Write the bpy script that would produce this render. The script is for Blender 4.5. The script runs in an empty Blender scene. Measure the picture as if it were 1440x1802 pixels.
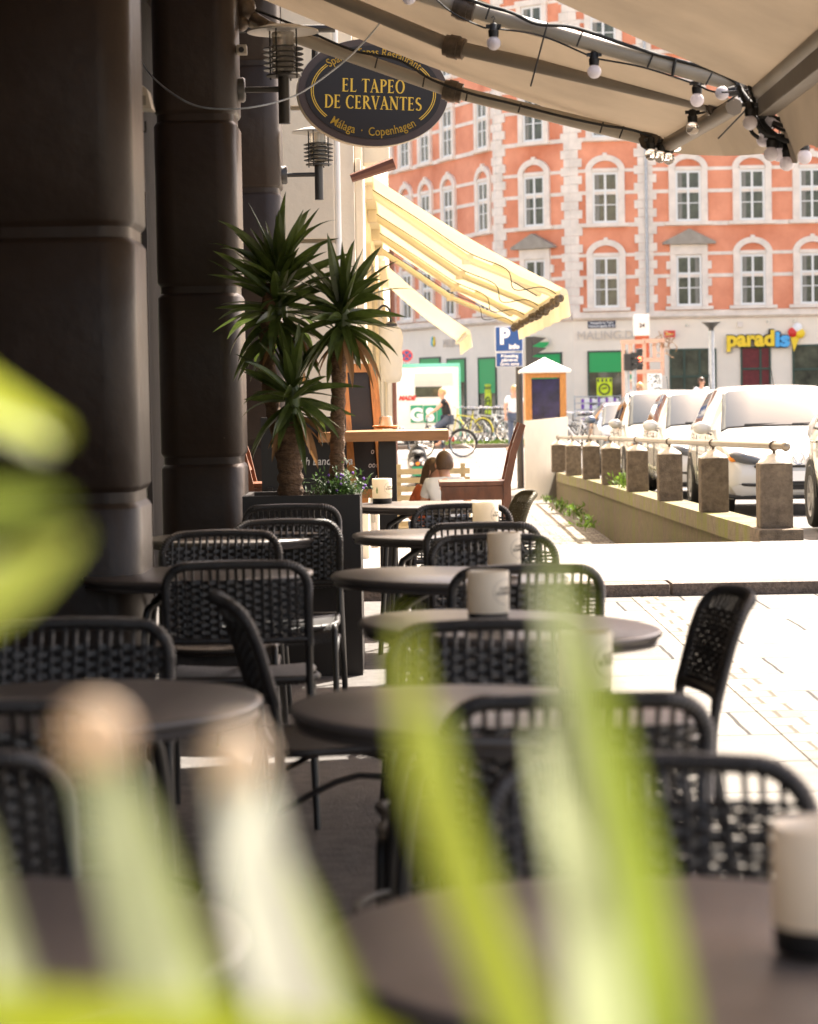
import bpy, bmesh, math, random
from mathutils import Vector, Matrix
random.seed(7)
PI = math.pi; R = math.radians
# ------------------------------------------------------------------ camera, world, sun
sc = bpy.context.scene
col = sc.collection
F = 4250.0                                   # focal length in photograph pixels (1440 x 1802)
CAMH = 1.30
cd = bpy.data.cameras.new('camera'); cam = bpy.data.objects.new('camera', cd); col.objects.link(cam)
cd.sensor_fit = 'VERTICAL'; cd.sensor_height = 36.0; cd.lens = F * 36.0 / 1802.0
cd.clip_start = 0.05; cd.clip_end = 2000
CM = Matrix.Rotation(PI/2 - math.atan(209/F), 3, 'X') @ Matrix.Rotation(-0.0175, 3, 'Z')
cam.matrix_world = Matrix.Translation((0, 0, CAMH)) @ CM.to_4x4()
cd.dof.use_dof = True; cd.dof.focus_distance = 15.0; cd.dof.aperture_fstop = 4.9
sc.camera = cam
SUN_AZ, SUN_EL = 32.0, 54.0
w = bpy.data.worlds.new('World'); sc.world = w; w.use_nodes = True
nt = w.node_tree; bg = nt.nodes['Background']
sky = nt.nodes.new('ShaderNodeTexSky'); sky.sky_type = 'NISHITA'; sky.sun_disc = False
sky.sun_elevation = R(SUN_EL); sky.sun_rotation = R(SUN_AZ); sky.dust_density = 3.0; sky.air_density = 0.8
tint = nt.nodes.new('ShaderNodeMix'); tint.data_type = 'RGBA'; tint.blend_type = 'MULTIPLY'
tint.inputs[0].default_value = 1.0; tint.inputs[7].default_value = (1.0, 0.81, 0.65, 1)
nt.links.new(sky.outputs[0], tint.inputs[6]); nt.links.new(tint.outputs[2], bg.inputs[0])
bg.inputs[1].default_value = 0.15
sl = bpy.data.lights.new('sun', 'SUN'); so = bpy.data.objects.new('sun', sl); col.objects.link(so)
sl.energy = 4.6; sl.angle = R(0.5); sl.color = (1.0, 0.93, 0.82)
sdir = Vector((math.sin(R(SUN_AZ))*math.cos(R(SUN_EL)), math.cos(R(SUN_AZ))*math.cos(R(SUN_EL)), math.sin(R(SUN_EL))))
so.rotation_euler = sdir.to_track_quat('Z', 'Y').to_euler()
sc.view_settings.view_transform = 'Standard'; sc.view_settings.look = 'None'
sc.view_settings.exposure = 2.3; sc.view_settings.gamma = 1.0
# ------------------------------------------------------------------ helpers
CP = Vector((0, 0, CAMH))
def ray(x, y): return CM @ Vector(((x-720)/F, -(y-901)/F, -1.0))
def PX(x, y, d):
    r = ray(x, y); return CP + r * (d / r.y)
def PZ(x, y, z):
    r = ray(x, y); return CP + r * ((z - CAMH) / r.z)
def lerp(a, b, t): return a + (b-a)*t
MATS = {}
def mat(name, c, rough=0.6, metal=0.0, var=0.0, vscale=6.0, bump=0.0, bscale=30.0, c2=None, transl=0.0, spec=0.5, coat=0.0, glass=0.0, emit=0.0, stretch=None, alpha=None):
    if name in MATS: return MATS[name]
    m = bpy.data.materials.new(name); m.use_nodes = True; n = m.node_tree; N = n.nodes; L = n.links
    b = N['Principled BSDF']; out = N['Material Output']
    b.inputs['Base Color'].default_value = (*c, 1); b.inputs['Roughness'].default_value = rough
    b.inputs['Metallic'].default_value = metal; b.inputs['Specular IOR Level'].default_value = spec
    b.inputs['Coat Weight'].default_value = coat
    if glass: b.inputs['Transmission Weight'].default_value = glass
    if emit:
        b.inputs['Emission Color'].default_value = (*c, 1); b.inputs['Emission Strength'].default_value = emit
    tc = N.new('ShaderNodeTexCoord'); src = tc.outputs['Object']
    if stretch:
        mp = N.new('ShaderNodeMapping'); mp.inputs['Scale'].default_value = stretch
        L.new(src, mp.inputs[0]); src = mp.outputs[0]
    colout = None
    if var or c2:
        t = N.new('ShaderNodeTexNoise'); t.inputs['Scale'].default_value = vscale; t.inputs['Detail'].default_value = 6
        t.inputs['Roughness'].default_value = 0.65
        L.new(src, t.inputs['Vector'])
        rp = N.new('ShaderNodeValToRGB'); rp.color_ramp.elements[0].position = 0.3; rp.color_ramp.elements[1].position = 0.7
        a = [max(0, v*(1-var)) for v in c]; d = [min(1, v*(1+var)) for v in (c2 or c)]
        rp.color_ramp.elements[0].color = (*a, 1); rp.color_ramp.elements[1].color = (*d, 1)
        L.new(t.outputs[0], rp.inputs[0]); L.new(rp.outputs[0], b.inputs['Base Color']); colout = rp.outputs[0]
    if bump:
        t = N.new('ShaderNodeTexNoise'); t.inputs['Scale'].default_value = bscale; t.inputs['Detail'].default_value = 5
        L.new(src, t.inputs['Vector'])
        bp = N.new('ShaderNodeBump'); bp.inputs['Strength'].default_value = bump; bp.inputs['Distance'].default_value = 0.02
        L.new(t.outputs[0], bp.inputs['Height']); L.new(bp.outputs[0], b.inputs['Normal'])
    if transl:
        tr = N.new('ShaderNodeBsdfTranslucent'); tr.inputs[0].default_value = (*c, 1)
        if colout: L.new(colout, tr.inputs[0])
        mx = N.new('ShaderNodeMixShader'); mx.inputs[0].default_value = transl
        L.new(b.outputs[0], mx.inputs[1]); L.new(tr.outputs[0], mx.inputs[2]); L.new(mx.outputs[0], out.inputs[0])
    MATS[name] = m; return m
ORG = {}
def org(o): return ORG.get(o.name, Vector((0, 0, 0)))
def tag(o, label=None, cat=None, group=None, kind=None):
    if label: o['label'] = label
    if cat: o['category'] = cat
    if group: o['group'] = group
    if kind: o['kind'] = kind
    return o
def T(name, label, cat, loc=(0, 0, 0), group=None):
    o = bpy.data.objects.new(name, None); col.objects.link(o); o.location = loc; o.empty_display_size = 0.1
    ORG[o.name] = Vector(loc); return tag(o, label, cat, group)
class MB:
    def __init__(s): s.v = []; s.f = []
    def add(s, vs, fs):
        k = len(s.v); s.v += [Vector(q) for q in vs]; s.f += [tuple(i+k for i in f) for f in fs]; return s
    def box(s, c, d, rz=0.0, M=None):
        hx, hy, hz = d[0]/2, d[1]/2, d[2]/2; c = Vector(c)
        Q = M or Matrix.Rotation(rz, 3, 'Z')
        vs = [c + Q @ Vector((x*hx, y*hy, z*hz)) for z in (-1, 1) for y in (-1, 1) for x in (-1, 1)]
        return s.add(vs, [(0, 2, 3, 1), (4, 5, 7, 6), (0, 1, 5, 4), (2, 6, 7, 3), (0, 4, 6, 2), (1, 3, 7, 5)])
    def box2(s, a, b):
        return s.box([(a[i]+b[i])/2 for i in range(3)], [abs(b[i]-a[i]) for i in range(3)])
    def tube(s, pts, r, n=8, closed=False, flat=None):
        pts = [Vector(p) for p in pts]; m = len(pts)
        rr = r if isinstance(r, (list, tuple)) else [r]*m
        up = None; k0 = len(s.v); ups = []
        for i in range(m):
            if closed: t = pts[(i+1) % m] - pts[i-1]
            else: t = pts[min(i+1, m-1)] - pts[max(i-1, 0)]
            if t.length < 1e-9: t = Vector((0, 0, 1))
            t.normalize()
            if up is None:
                up = Vector((0, 0, 1)) if abs(t.z) < 0.9 else Vector((1, 0, 0))
            up = (up - t*up.dot(t))
            if up.length < 1e-6: up = t.orthogonal()
            up.normalize(); sd = t.cross(up)
            for j in range(n):
                a = 2*PI*j/n
                s.v.append(pts[i] + (sd*math.cos(a)*(flat or 1) + up*math.sin(a))*rr[i])
        for i in range(m if closed else m-1):
            for j in range(n):
                a = k0+i*n+j; b = k0+i*n+(j+1) % n
                c = k0+((i+1) % m)*n+(j+1) % n; d = k0+((i+1) % m)*n+j
                s.f.append((a, b, c, d))
        if not closed:
            s.f.append(tuple(k0+j for j in reversed(range(n)))); s.f.append(tuple(k0+(m-1)*n+j for j in range(n)))
        return s
    def lathe(s, prof, c=(0, 0, 0), n=24, M=None, cap=True, arc=2*PI):
        c = Vector(c); k = len(s.v); m = len(prof)
        for (r, z) in prof:
            for j in range(n):
                a = arc*j/n; q = Vector((r*math.cos(a), r*math.sin(a), z)); s.v.append(c + (M @ q if M else q))
        for i in range(m-1):
            for j in range(n):
                s.f.append((k+i*n+j, k+i*n+(j+1) % n, k+(i+1)*n+(j+1) % n, k+(i+1)*n+j))
        if cap:
            s.f.append(tuple(k+j for j in reversed(range(n)))); s.f.append(tuple(k+(m-1)*n+j for j in range(n)))
        return s
    def prism(s, poly, a, b):
        """poly: list of 2D; a,b functions (u,v)->3D for back and front faces"""
        n = len(poly); vs = [a(*p) for p in poly] + [b(*p) for p in poly]
        fs = [tuple(range(n-1, -1, -1)), tuple(range(n, 2*n))] + [(i, (i+1) % n, n+(i+1) % n, n+i) for i in range(n)]
        return s.add(vs, fs)
    def ball(s, c, r, n=12, m=8, M=None):
        r = r if isinstance(r, (tuple, list)) else (r, r, r); c = Vector(c); k = len(s.v)
        for i in range(m+1):
            ph = PI*i/m
            for j in range(n):
                a = 2*PI*j/n; q = Vector((r[0]*math.sin(ph)*math.cos(a), r[1]*math.sin(ph)*math.sin(a), -r[2]*math.cos(ph)))
                s.v.append(c + (M @ q if M else q))
        for i in range(m):
            for j in range(n): s.f.append((k+i*n+j, k+i*n+(j+1) % n, k+(i+1)*n+(j+1) % n, k+(i+1)*n+j))
        return s
    def sheet(s, g, nu, nv, th=0.0, nrm=None):
        """g(u,v) grid; th: thickness along nrm"""
        k = len(s.v)
        for i in range(nu+1):
            for j in range(nv+1): s.v.append(Vector(g(i/nu, j/nv)))
        for i in range(nu):
            for j in range(nv):
                a = k+i*(nv+1)+j; s.f.append((a, a+1, a+nv+2, a+nv+1))
        if th:
            o = Vector(nrm)*th; k2 = len(s.v)
            s.v += [s.v[q]+o for q in range(k, k2)]; w_ = k2-k
            s.f += [tuple(reversed([q+w_ for q in f])) for f in s.f[-(nu*nv):]]
            ring = [i*(nv+1) for i in range(nu+1)] + [nu*(nv+1)+j for j in range(1, nv+1)] + [i*(nv+1)+nv for i in range(nu-1, -1, -1)] + [j for j in range(nv-1, 0, -1)]
            for i in range(len(ring)):
                a = k+ring[i]; b = k+ring[(i+1) % len(ring)]; s.f.append((a, b, b+w_, a+w_))
        return s
    def build(s, name, m, parent=None, smooth=0, loc=None, bevel=0, local=False):
        me = bpy.data.meshes.new(name)
        o0 = Vector((0, 0, 0))
        if parent is not None and not local: o0 = org(parent)
        if parent is None and loc is not None: o0 = Vector(loc)
        me.from_pydata([tuple(q - o0) for q in s.v] if not local else [tuple(q) for q in s.v], [], s.f)
        bm = bmesh.new(); bm.from_mesh(me); bmesh.ops.recalc_face_normals(bm, faces=bm.faces)
        if bevel:
            es = [e for e in bm.edges if len(e.link_faces) == 2 and e.calc_face_angle(0) > 0.7]
            bmesh.ops.bevel(bm, geom=es, offset=bevel, segments=2, affect='EDGES', profile=0.7, clamp_overlap=True)
        bm.to_mesh(me); bm.free()
        me.materials.append(m)
        if smooth:
            me.polygons.foreach_set('use_smooth', [True]*len(me.polygons))
            try: me.set_sharp_from_angle(angle=R(smooth))
            except Exception: pass
        o = bpy.data.objects.new(name, me); col.objects.link(o)
        if parent is not None: o.parent = parent; ORG[o.name] = org(parent)
        else: o.location = o0; ORG[o.name] = o0
        return o
def struct(o): o['kind'] = 'structure'; return o
def copy_tree(o, parent=None):
    c = o.copy(); col.objects.link(c)
    if parent is not None: c.parent = parent
    ORG[c.name] = org(o)
    for ch in list(o.children): copy_tree(ch, c)
    return c
def text_mb(s, size, depth=0.004, offset=0.0, align='CENTER', space=1.0, xs=1.0, shear=0.0):
    cu = bpy.data.curves.new('t', 'FONT'); cu.body = s; cu.size = size; cu.extrude = depth/2; cu.offset = offset
    cu.align_x = align; cu.align_y = 'CENTER'; cu.space_character = space; cu.resolution_u = 3; cu.shear = shear; cu.space_line = 0.85
    o = bpy.data.objects.new('t', cu); col.objects.link(o)
    me = bpy.data.meshes.new_from_object(o.evaluated_get(bpy.context.evaluated_depsgraph_get()))
    mb = MB(); mb.v = [Vector((v.co.x*xs, v.co.y, v.co.z)) for v in me.vertices]; mb.f = [tuple(p.vertices) for p in me.polygons]
    bpy.data.objects.remove(o); bpy.data.curves.remove(cu); bpy.data.meshes.remove(me)
    return mb
def facing(mb, c, yaw=0.0, tilt=0.0):
    """text plane XY -> stands up facing -Y at c, rotated by yaw about Z"""
    Q = Matrix.Rotation(yaw, 3, 'Z') @ Matrix.Rotation(tilt, 3, 'Y') @ Matrix.Rotation(PI/2, 3, 'X'); c = Vector(c)
    mb.v = [c + Q @ q for q in mb.v]; return mb
def smoothpath(pts, k=6):
    P = [Vector(p) for p in pts]; out = []
    for i in range(len(P)-1):
        p0, p1, p2, p3 = P[max(i-1, 0)], P[i], P[i+1], P[min(i+2, len(P)-1)]
        for j in range(k):
            t = j/k; out.append(0.5*((2*p1)+(p2-p0)*t+(2*p0-5*p1+4*p2-p3)*t*t+(3*p1-p0-3*p2+p3)*t**3))
    out.append(P[-1]); return out
# ------------------------------------------------------------------ materials
M = {}
def dm(k, *a, **kw): M[k] = mat(k, *a, **kw)
dm('pillar_paint', (0.028, 0.0175, 0.012), 0.42, var=0.22, vscale=2.5, bump=0.25, bscale=9, spec=0.32)
dm('dark_wall', (0.018, 0.014, 0.012), 0.7, var=0.2, bump=0.2, bscale=12)
dm('cream_wall', (0.80, 0.70, 0.55), 0.8, var=0.08, vscale=1.5, bump=0.15, bscale=20)
dm('cream_trim', (0.68, 0.60, 0.47), 0.7, var=0.06, vscale=3, bump=0.1)
dm('white_paint', (0.78, 0.76, 0.72), 0.5, var=0.04)
dm('orange_plaster', (0.66, 0.215, 0.11), 0.9, var=0.14, vscale=0.45, bump=0.12, bscale=12, c2=(0.76, 0.33, 0.20))
dm('stone_trim', (0.76, 0.67, 0.58), 0.85, var=0.16, vscale=1.8, bump=0.25, bscale=8)
dm('grey_stone', (0.33, 0.29, 0.24), 0.9, var=0.2, vscale=3, bump=0.3, bscale=9)
dm('shop_plaster', (0.86, 0.76, 0.63), 0.8, var=0.06, vscale=0.7, bump=0.05)
dm('window_frame', (0.75, 0.74, 0.71), 0.5)
dm('pane', (0.035, 0.04, 0.03), 0.05, var=0.6, vscale=1.3, c2=(0.07, 0.075, 0.05), spec=0.5)
dm('curtain', (0.22, 0.21, 0.18), 0.8, var=0.3, vscale=5, stretch=(6, 1, 0.4))
dm('roof_slate', (0.10, 0.09, 0.085), 0.7, var=0.2)
dm('black_metal', (0.020, 0.018, 0.017), 0.38, spec=0.5)
dm('rope', (0.021, 0.0175, 0.0155), 0.36, var=0.25, vscale=40, bump=0.3, bscale=160, spec=0.6)
dm('table_top', (0.090, 0.076, 0.067), 0.30, var=0.15, vscale=8, spec=0.55, bump=0.04, bscale=60)
dm('table_dark', (0.030, 0.026, 0.024), 0.33, var=0.1, vscale=8, spec=0.5)
dm('wax', (0.88, 0.80, 0.66), 0.5, transl=0.35)
dm('black_base', (0.012, 0.011, 0.010), 0.5)
dm('emblem_ink', (0.06, 0.055, 0.05), 0.6)
dm('awning_canvas', (0.42, 0.365, 0.30), 0.85, var=0.10, vscale=1.6, bump=0.15, bscale=4, transl=0.42)
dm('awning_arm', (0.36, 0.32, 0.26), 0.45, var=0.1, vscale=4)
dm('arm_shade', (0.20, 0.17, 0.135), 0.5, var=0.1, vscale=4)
dm('yellow_canvas', (0.78, 0.72, 0.57), 0.85, var=0.06, vscale=1.2, transl=0.5)
dm('cream_arm', (0.74, 0.66, 0.46), 0.4)
dm('joint_metal', (0.10, 0.075, 0.055), 0.4, metal=0.3, var=0.4, vscale=30)
dm('sign_black', (0.022, 0.018, 0.018), 0.45, spec=0.3)
dm('sign_brown', (0.055, 0.032, 0.026), 0.45)
dm('gold', (0.80, 0.50, 0.045), 0.45)
dm('lamp_glass', (0.55, 0.50, 0.42), 0.15, glass=0.6, spec=0.6)
dm('bulb_white', (0.82, 0.78, 0.80), 0.25, transl=0.4)
dm('clear_glass', (0.9, 0.88, 0.86), 0.05, glass=0.9)
dm('lamp_metal', (0.035, 0.032, 0.028), 0.4)
dm('lamp_disc', (0.62, 0.60, 0.56), 0.35, metal=0.5)
dm('yucca_leaf', (0.034, 0.056, 0.010), 0.36, var=0.4, vscale=7, c2=(0.085, 0.12, 0.024), transl=0.22, spec=0.5)
dm('dry_leaf', (0.28, 0.15, 0.06), 0.7, transl=0.2)
dm('yucca_trunk', (0.15, 0.085, 0.045), 0.85, var=0.5, vscale=28, bump=0.8, bscale=60, stretch=(1, 1, 2.2))
dm('shrub', (0.045, 0.09, 0.02), 0.6, var=0.5, vscale=20, transl=0.3)
dm('purple', (0.20, 0.07, 0.42), 0.6)
dm('planter', (0.018, 0.014, 0.012), 0.4, var=0.15)
dm('soil', (0.03, 0.02, 0.015), 0.95, bump=0.6)
dm('orange_wood', (0.50, 0.22, 0.055), 0.5, var=0.3, vscale=12, stretch=(4, 4, .6), bump=0.1)
dm('red_wood', (0.20, 0.07, 0.03), 0.38, var=0.3, vscale=9, stretch=(3, 3, 1), coat=0.25)
dm('table_wood', (0.42, 0.20, 0.075), 0.42, var=0.25, vscale=7, stretch=(.6, 4, 4), coat=0.2)
dm('pale_wood', (0.62, 0.50, 0.30), 0.7, var=0.2, vscale=6)
dm('brown_post', (0.16, 0.06, 0.035), 0.5, var=0.15)
dm('chalkboard', (0.022, 0.021, 0.020), 0.7, var=0.25, vscale=4)
dm('chalk', (0.75, 0.73, 0.70), 0.9)
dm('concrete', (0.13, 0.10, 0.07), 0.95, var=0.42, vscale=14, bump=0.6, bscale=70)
dm('concrete_sunlit', (0.62, 0.56, 0.47), 0.95, var=0.15, vscale=14, bump=0.4, bscale=70)  # lighter copy of concrete, sunlight on the post caps put into its colour
dm('rail', (0.24, 0.20, 0.15), 0.35, metal=0.4, var=0.15, vscale=6)
dm('car_white', (0.52, 0.52, 0.51), 0.25, coat=0.8)
dm('car_silver', (0.42, 0.41, 0.39), 0.28, metal=0.35, coat=0.8)
dm('car_blue', (0.12, 0.15, 0.20), 0.28, metal=0.4, coat=0.8)
dm('car_glass', (0.05, 0.06, 0.065), 0.03, spec=1.0)
dm('rubber', (0.018, 0.018, 0.018), 0.75)
dm('chrome', (0.7, 0.7, 0.7), 0.15, metal=1.0)
dm('headlight', (0.10, 0.105, 0.115), 0.15, spec=0.5)
dm('indicator', (0.85, 0.28, 0.03), 0.2)
dm('red_lens', (0.55, 0.02, 0.015), 0.2)
dm('sign_blue', (0.012, 0.065, 0.24), 0.4)
dm('sign_red', (0.65, 0.03, 0.02), 0.4)
dm('sign_white', (0.85, 0.85, 0.85), 0.5)
dm('pole_grey', (0.045, 0.043, 0.04), 0.5, var=0.1)
dm('galvanised', (0.42, 0.44, 0.46), 0.5, metal=0.3, var=0.25, vscale=9)
dm('green_band', (0.01, 0.36, 0.09), 0.5)
dm('teal_trim', (0.15, 0.50, 0.38), 0.5)
dm('truck_green', (0.01, 0.28, 0.14), 0.5)
dm('yellow_poster', (0.72, 0.85, 0.02), 0.6)
dm('letter_yellow', (0.90, 0.62, 0.02), 0.4)
dm('letter_blue', (0.08, 0.42, 0.80), 0.4)
dm('letter_grey', (0.64, 0.57, 0.49), 0.6)
dm('dark_green', (0.03, 0.06, 0.04), 0.5)
dm('red_interior', (0.14, 0.015, 0.015), 0.6, var=0.3)
dm('brick', (0.45, 0.12, 0.06), 0.85, var=0.3, vscale=10)
dm('violet_glass', (0.008, 0.007, 0.02), 0.10, var=0.5, vscale=3, c2=(0.02, 0.014, 0.07))
dm('skin', (0.62, 0.34, 0.23), 0.55)
dm('hair_brown', (0.085, 0.045, 0.022), 0.5, var=0.3, vscale=60, stretch=(1, 1, .2))
dm('hair_blond', (0.50, 0.33, 0.15), 0.5)
dm('shirt_white', (0.75, 0.76, 0.80), 0.85, bump=0.15, bscale=10)
dm('shirt_black', (0.02, 0.02, 0.022), 0.85)
dm('shirt_rust', (0.42, 0.09, 0.03), 0.85)
dm('trousers', (0.08, 0.10, 0.15), 0.85)
dm('bike_black', (0.025, 0.025, 0.025), 0.4)
dm('bike_pale', (0.50, 0.52, 0.54), 0.35, metal=0.3)
dm('bike_yellow', (0.55, 0.50, 0.05), 0.4)
dm('weed', (0.10, 0.17, 0.02), 0.6, var=0.3, vscale=10, transl=0.4)
dm('plastic_grey', (0.30, 0.30, 0.31), 0.5, var=0.3, vscale=8)
def slab_mat(name, c, cm, bw, bh, mortar, off=0.5, rot=0.0, noise=0.12, spec=0.3, rough=0.85):
    m = bpy.data.materials.new(name); m.use_nodes = True; N = m.node_tree.nodes; L = m.node_tree.links; b = N['Principled BSDF']
    g = N.new('ShaderNodeNewGeometry'); mp = N.new('ShaderNodeMapping'); mp.inputs['Rotation'].default_value = (0, 0, rot)
    L.new(g.outputs['Position'], mp.inputs[0])
    wn = N.new('ShaderNodeTexNoise'); wn.inputs['Scale'].default_value = 3.0
    L.new(mp.outputs[0], wn.inputs['Vector'])
    ad = N.new('ShaderNodeMix'); ad.data_type = 'VECTOR'; ad.inputs[0].default_value = 0.02
    L.new(mp.outputs[0], ad.inputs[4]); L.new(wn.outputs['Color'], ad.inputs[5])
    br = N.new('ShaderNodeTexBrick'); br.inputs['Scale'].default_value = 1.0; br.inputs['Brick Width'].default_value = bw
    br.inputs['Row Height'].default_value = bh; br.inputs['Mortar Size'].default_value = mortar; br.offset = off
    br.inputs['Color1'].default_value = (*[v*(1-noise) for v in c], 1); br.inputs['Color2'].default_value = (*[min(1, v*(1+noise)) for v in c], 1)
    br.inputs['Mortar'].default_value = (*cm, 1); br.inputs['Mortar Smooth'].default_value = 0.2
    L.new(ad.outputs[1], br.inputs['Vector'])
    n2 = N.new('ShaderNodeTexNoise'); n2.inputs['Scale'].default_value = 9.0; n2.inputs['Detail'].default_value = 8
    L.new(g.outputs['Position'], n2.inputs['Vector'])
    mx = N.new('ShaderNodeMix'); mx.data_type = 'RGBA'; mx.blend_type = 'MULTIPLY'; mx.inputs[0].default_value = 0.45
    L.new(br.outputs[0], mx.inputs[6]); L.new(n2.outputs[0], mx.inputs[7]); L.new(mx.outputs[2], b.inputs['Base Color'])
    b.inputs['Roughness'].default_value = rough; b.inputs['Specular IOR Level'].default_value = spec
    ma = N.new('ShaderNodeMath'); ma.operation = 'MULTIPLY_ADD'; ma.inputs[1].default_value = -1.0
    L.new(br.outputs['Fac'], ma.inputs[0])
    n3 = N.new('ShaderNodeTexNoise'); n3.inputs['Scale'].default_value = 60.0; L.new(g.outputs['Position'], n3.inputs['Vector'])
    m3 = N.new('ShaderNodeMath'); m3.operation = 'MULTIPLY'; m3.inputs[1].default_value = 0.35; L.new(n3.outputs[0], m3.inputs[0])
    L.new(m3.outputs[0], ma.inputs[2])
    bp = N.new('ShaderNodeBump'); bp.inputs['Distance'].default_value = 0.008; bp.inputs['Strength'].default_value = 0.7
    L.new(ma.outputs[0], bp.inputs['Height']); L.new(bp.outputs[0], b.inputs['Normal'])
    return m
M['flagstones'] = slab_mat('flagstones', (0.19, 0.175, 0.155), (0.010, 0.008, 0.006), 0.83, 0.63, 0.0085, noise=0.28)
M['cobbles'] = slab_mat('cobbles', (0.25, 0.22, 0.18), (0.07, 0.06, 0.04), 0.15, 0.21, 0.010, noise=0.35)
dm('asphalt', (0.11, 0.105, 0.10), 0.9, var=0.25, vscale=4, bump=0.4, bscale=90)
dm('pale_asphalt', (0.26, 0.25, 0.235), 0.9, var=0.15, vscale=3, bump=0.3, bscale=60)
dm('granite_kerb', (0.13, 0.10, 0.08), 0.9, var=0.45, vscale=45, bump=0.5, bscale=60)
# mossy wall and granite with green stains
def mossy(name, base, green):
    m = mat(name, base, 0.95, var=0.3, vscale=9, bump=0.5, bscale=50)
    N = m.node_tree.nodes; L = m.node_tree.links; b = N['Principled BSDF']
    src = b.inputs['Base Color'].links[0].from_socket
    tc = N.new('ShaderNodeTexCoord'); mp = N.new('ShaderNodeMapping'); mp.inputs['Scale'].default_value = (3, 3, 0.5)
    L.new(tc.outputs['Object'], mp.inputs[0]); t = N.new('ShaderNodeTexNoise'); t.inputs['Scale'].default_value = 1.6; t.inputs['Detail'].default_value = 6
    L.new(mp.outputs[0], t.inputs['Vector']); rp = N.new('ShaderNodeValToRGB'); rp.color_ramp.elements[0].position = .42; rp.color_ramp.elements[1].position = .66
    L.new(t.outputs[0], rp.inputs[0]); mx = N.new('ShaderNodeMix'); mx.data_type = 'RGBA'
    L.new(rp.outputs[0], mx.inputs[0]); L.new(src, mx.inputs[6]); mx.inputs[7].default_value = (*green, 1)
    L.new(mx.outputs[2], b.inputs['Base Color']); return m
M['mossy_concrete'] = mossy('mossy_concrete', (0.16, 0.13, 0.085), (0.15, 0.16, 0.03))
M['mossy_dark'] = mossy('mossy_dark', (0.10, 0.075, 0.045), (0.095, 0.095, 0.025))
# chipped paint on the pillars
def chips(m, thr, c, scale=7):
    N = m.node_tree.nodes; L = m.node_tree.links; b = N['Principled BSDF']
    src = b.inputs['Base Color'].links[0].from_socket
    tc = N.new('ShaderNodeTexCoord'); t = N.new('ShaderNodeTexNoise'); t.inputs['Scale'].default_value = scale; t.inputs['Detail'].default_value = 10
    t.inputs['Roughness'].default_value = 0.7
    L.new(tc.outputs['Object'], t.inputs['Vector']); rp = N.new('ShaderNodeValToRGB'); rp.color_ramp.elements[0].position = thr; rp.color_ramp.elements[1].position = thr+.01
    L.new(t.outputs[0], rp.inputs[0]); mx = N.new('ShaderNodeMix'); mx.data_type = 'RGBA'
    L.new(rp.outputs[0], mx.inputs[0]); L.new(src, mx.inputs[6]); mx.inputs[7].default_value = (*c, 1); L.new(mx.outputs[2], b.inputs['Base Color'])
chips(M['pillar_paint'], 0.70, (0.30, 0.22, 0.15))
# ------------------------------------------------------------------ ground
SUNK = [(19.1, -.50), (26, -.55), (32, -.85), (50, -.85), (62, -.25)]
WX = 2.98
def flat(name, m, quads):
    b = MB()
    for q in quads: b.add(q, [tuple(range(len(q)))])
    return struct(b.build(name, m))
BIG = 700
g = MB()
g.add([(-BIG, -BIG, 0), (BIG, -BIG, 0), (BIG, 19.1, 0), (-BIG, 19.1, 0)], [(0, 1, 2, 3)])
for i in range(len(SUNK)-1):
    (y0, z0), (y1, z1) = SUNK[i], SUNK[i+1]
    g.add([(-BIG, y0, z0), (WX, y0, z0), (WX, y1, z1), (-BIG, y1, z1)], [(0, 1, 2, 3)])
g.add([(-BIG, 62, -.25), (BIG, 62, -.25), (BIG, BIG, -.25), (-BIG, BIG, -.25)], [(0, 1, 2, 3)])
struct(g.build('ground', M['flagstones']))
RD = [(19.1, 0), (21, -.05), (28, -.15), (40, -.25), (62, -.25)]
def roadz(y):
    for (a, za), (b, zb) in zip(RD, RD[1:]):
        if a <= y <= b: return lerp(za, zb, (y-a)/(b-a))
    return -.25
g = MB()
for (y0, z0), (y1, z1) in zip(RD, RD[1:]):
    g.add([(WX, y0, z0), (BIG, y0, z0), (BIG, y1, z1), (WX, y1, z1)], [(0, 1, 2, 3)])
struct(g.build('parking_lane', M['asphalt']))
flat('road', M['pale_asphalt'], [[(-60, 51.0, -.79), (WX, 51.0, -.79), (WX, 64.4, -.246), (-60, 64.4, -.246)][:0] or [(-200, 62.2, -.245), (200, 62.2, -.245), (200, 66.0, -.245), (-200, 66.0, -.245)]])
flat('cobble_strip', M['cobbles'], [[(1.38, -5, .004), (1.55, -5, .004), (1.55, 15.05, .004), (1.38, 15.05, .004)]])
flat('gutter_cobbles', M['cobbles'], [[(2.15, 19.2, -.496), (WX-.13, 19.2, -.496), (WX-.13, 26, -.546), (2.15, 26, -.546)], [(2.15, 26, -.546), (WX-.13, 26, -.546), (WX-.13, 32, -.846), (2.15, 32, -.846)], [(2.15, 32, -.846), (WX-.13, 32, -.846), (WX-.13, 46, -.846), (2.15, 46, -.846)]])
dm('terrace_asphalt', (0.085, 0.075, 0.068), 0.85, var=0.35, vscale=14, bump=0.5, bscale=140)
flat('terrace_paving', M['terrace_asphalt'], [[(-1.7, -5, .0035), (.62, -5, .0035), (.62, 15.05, .0035), (-1.7, 15.05, .0035)]])
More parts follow.
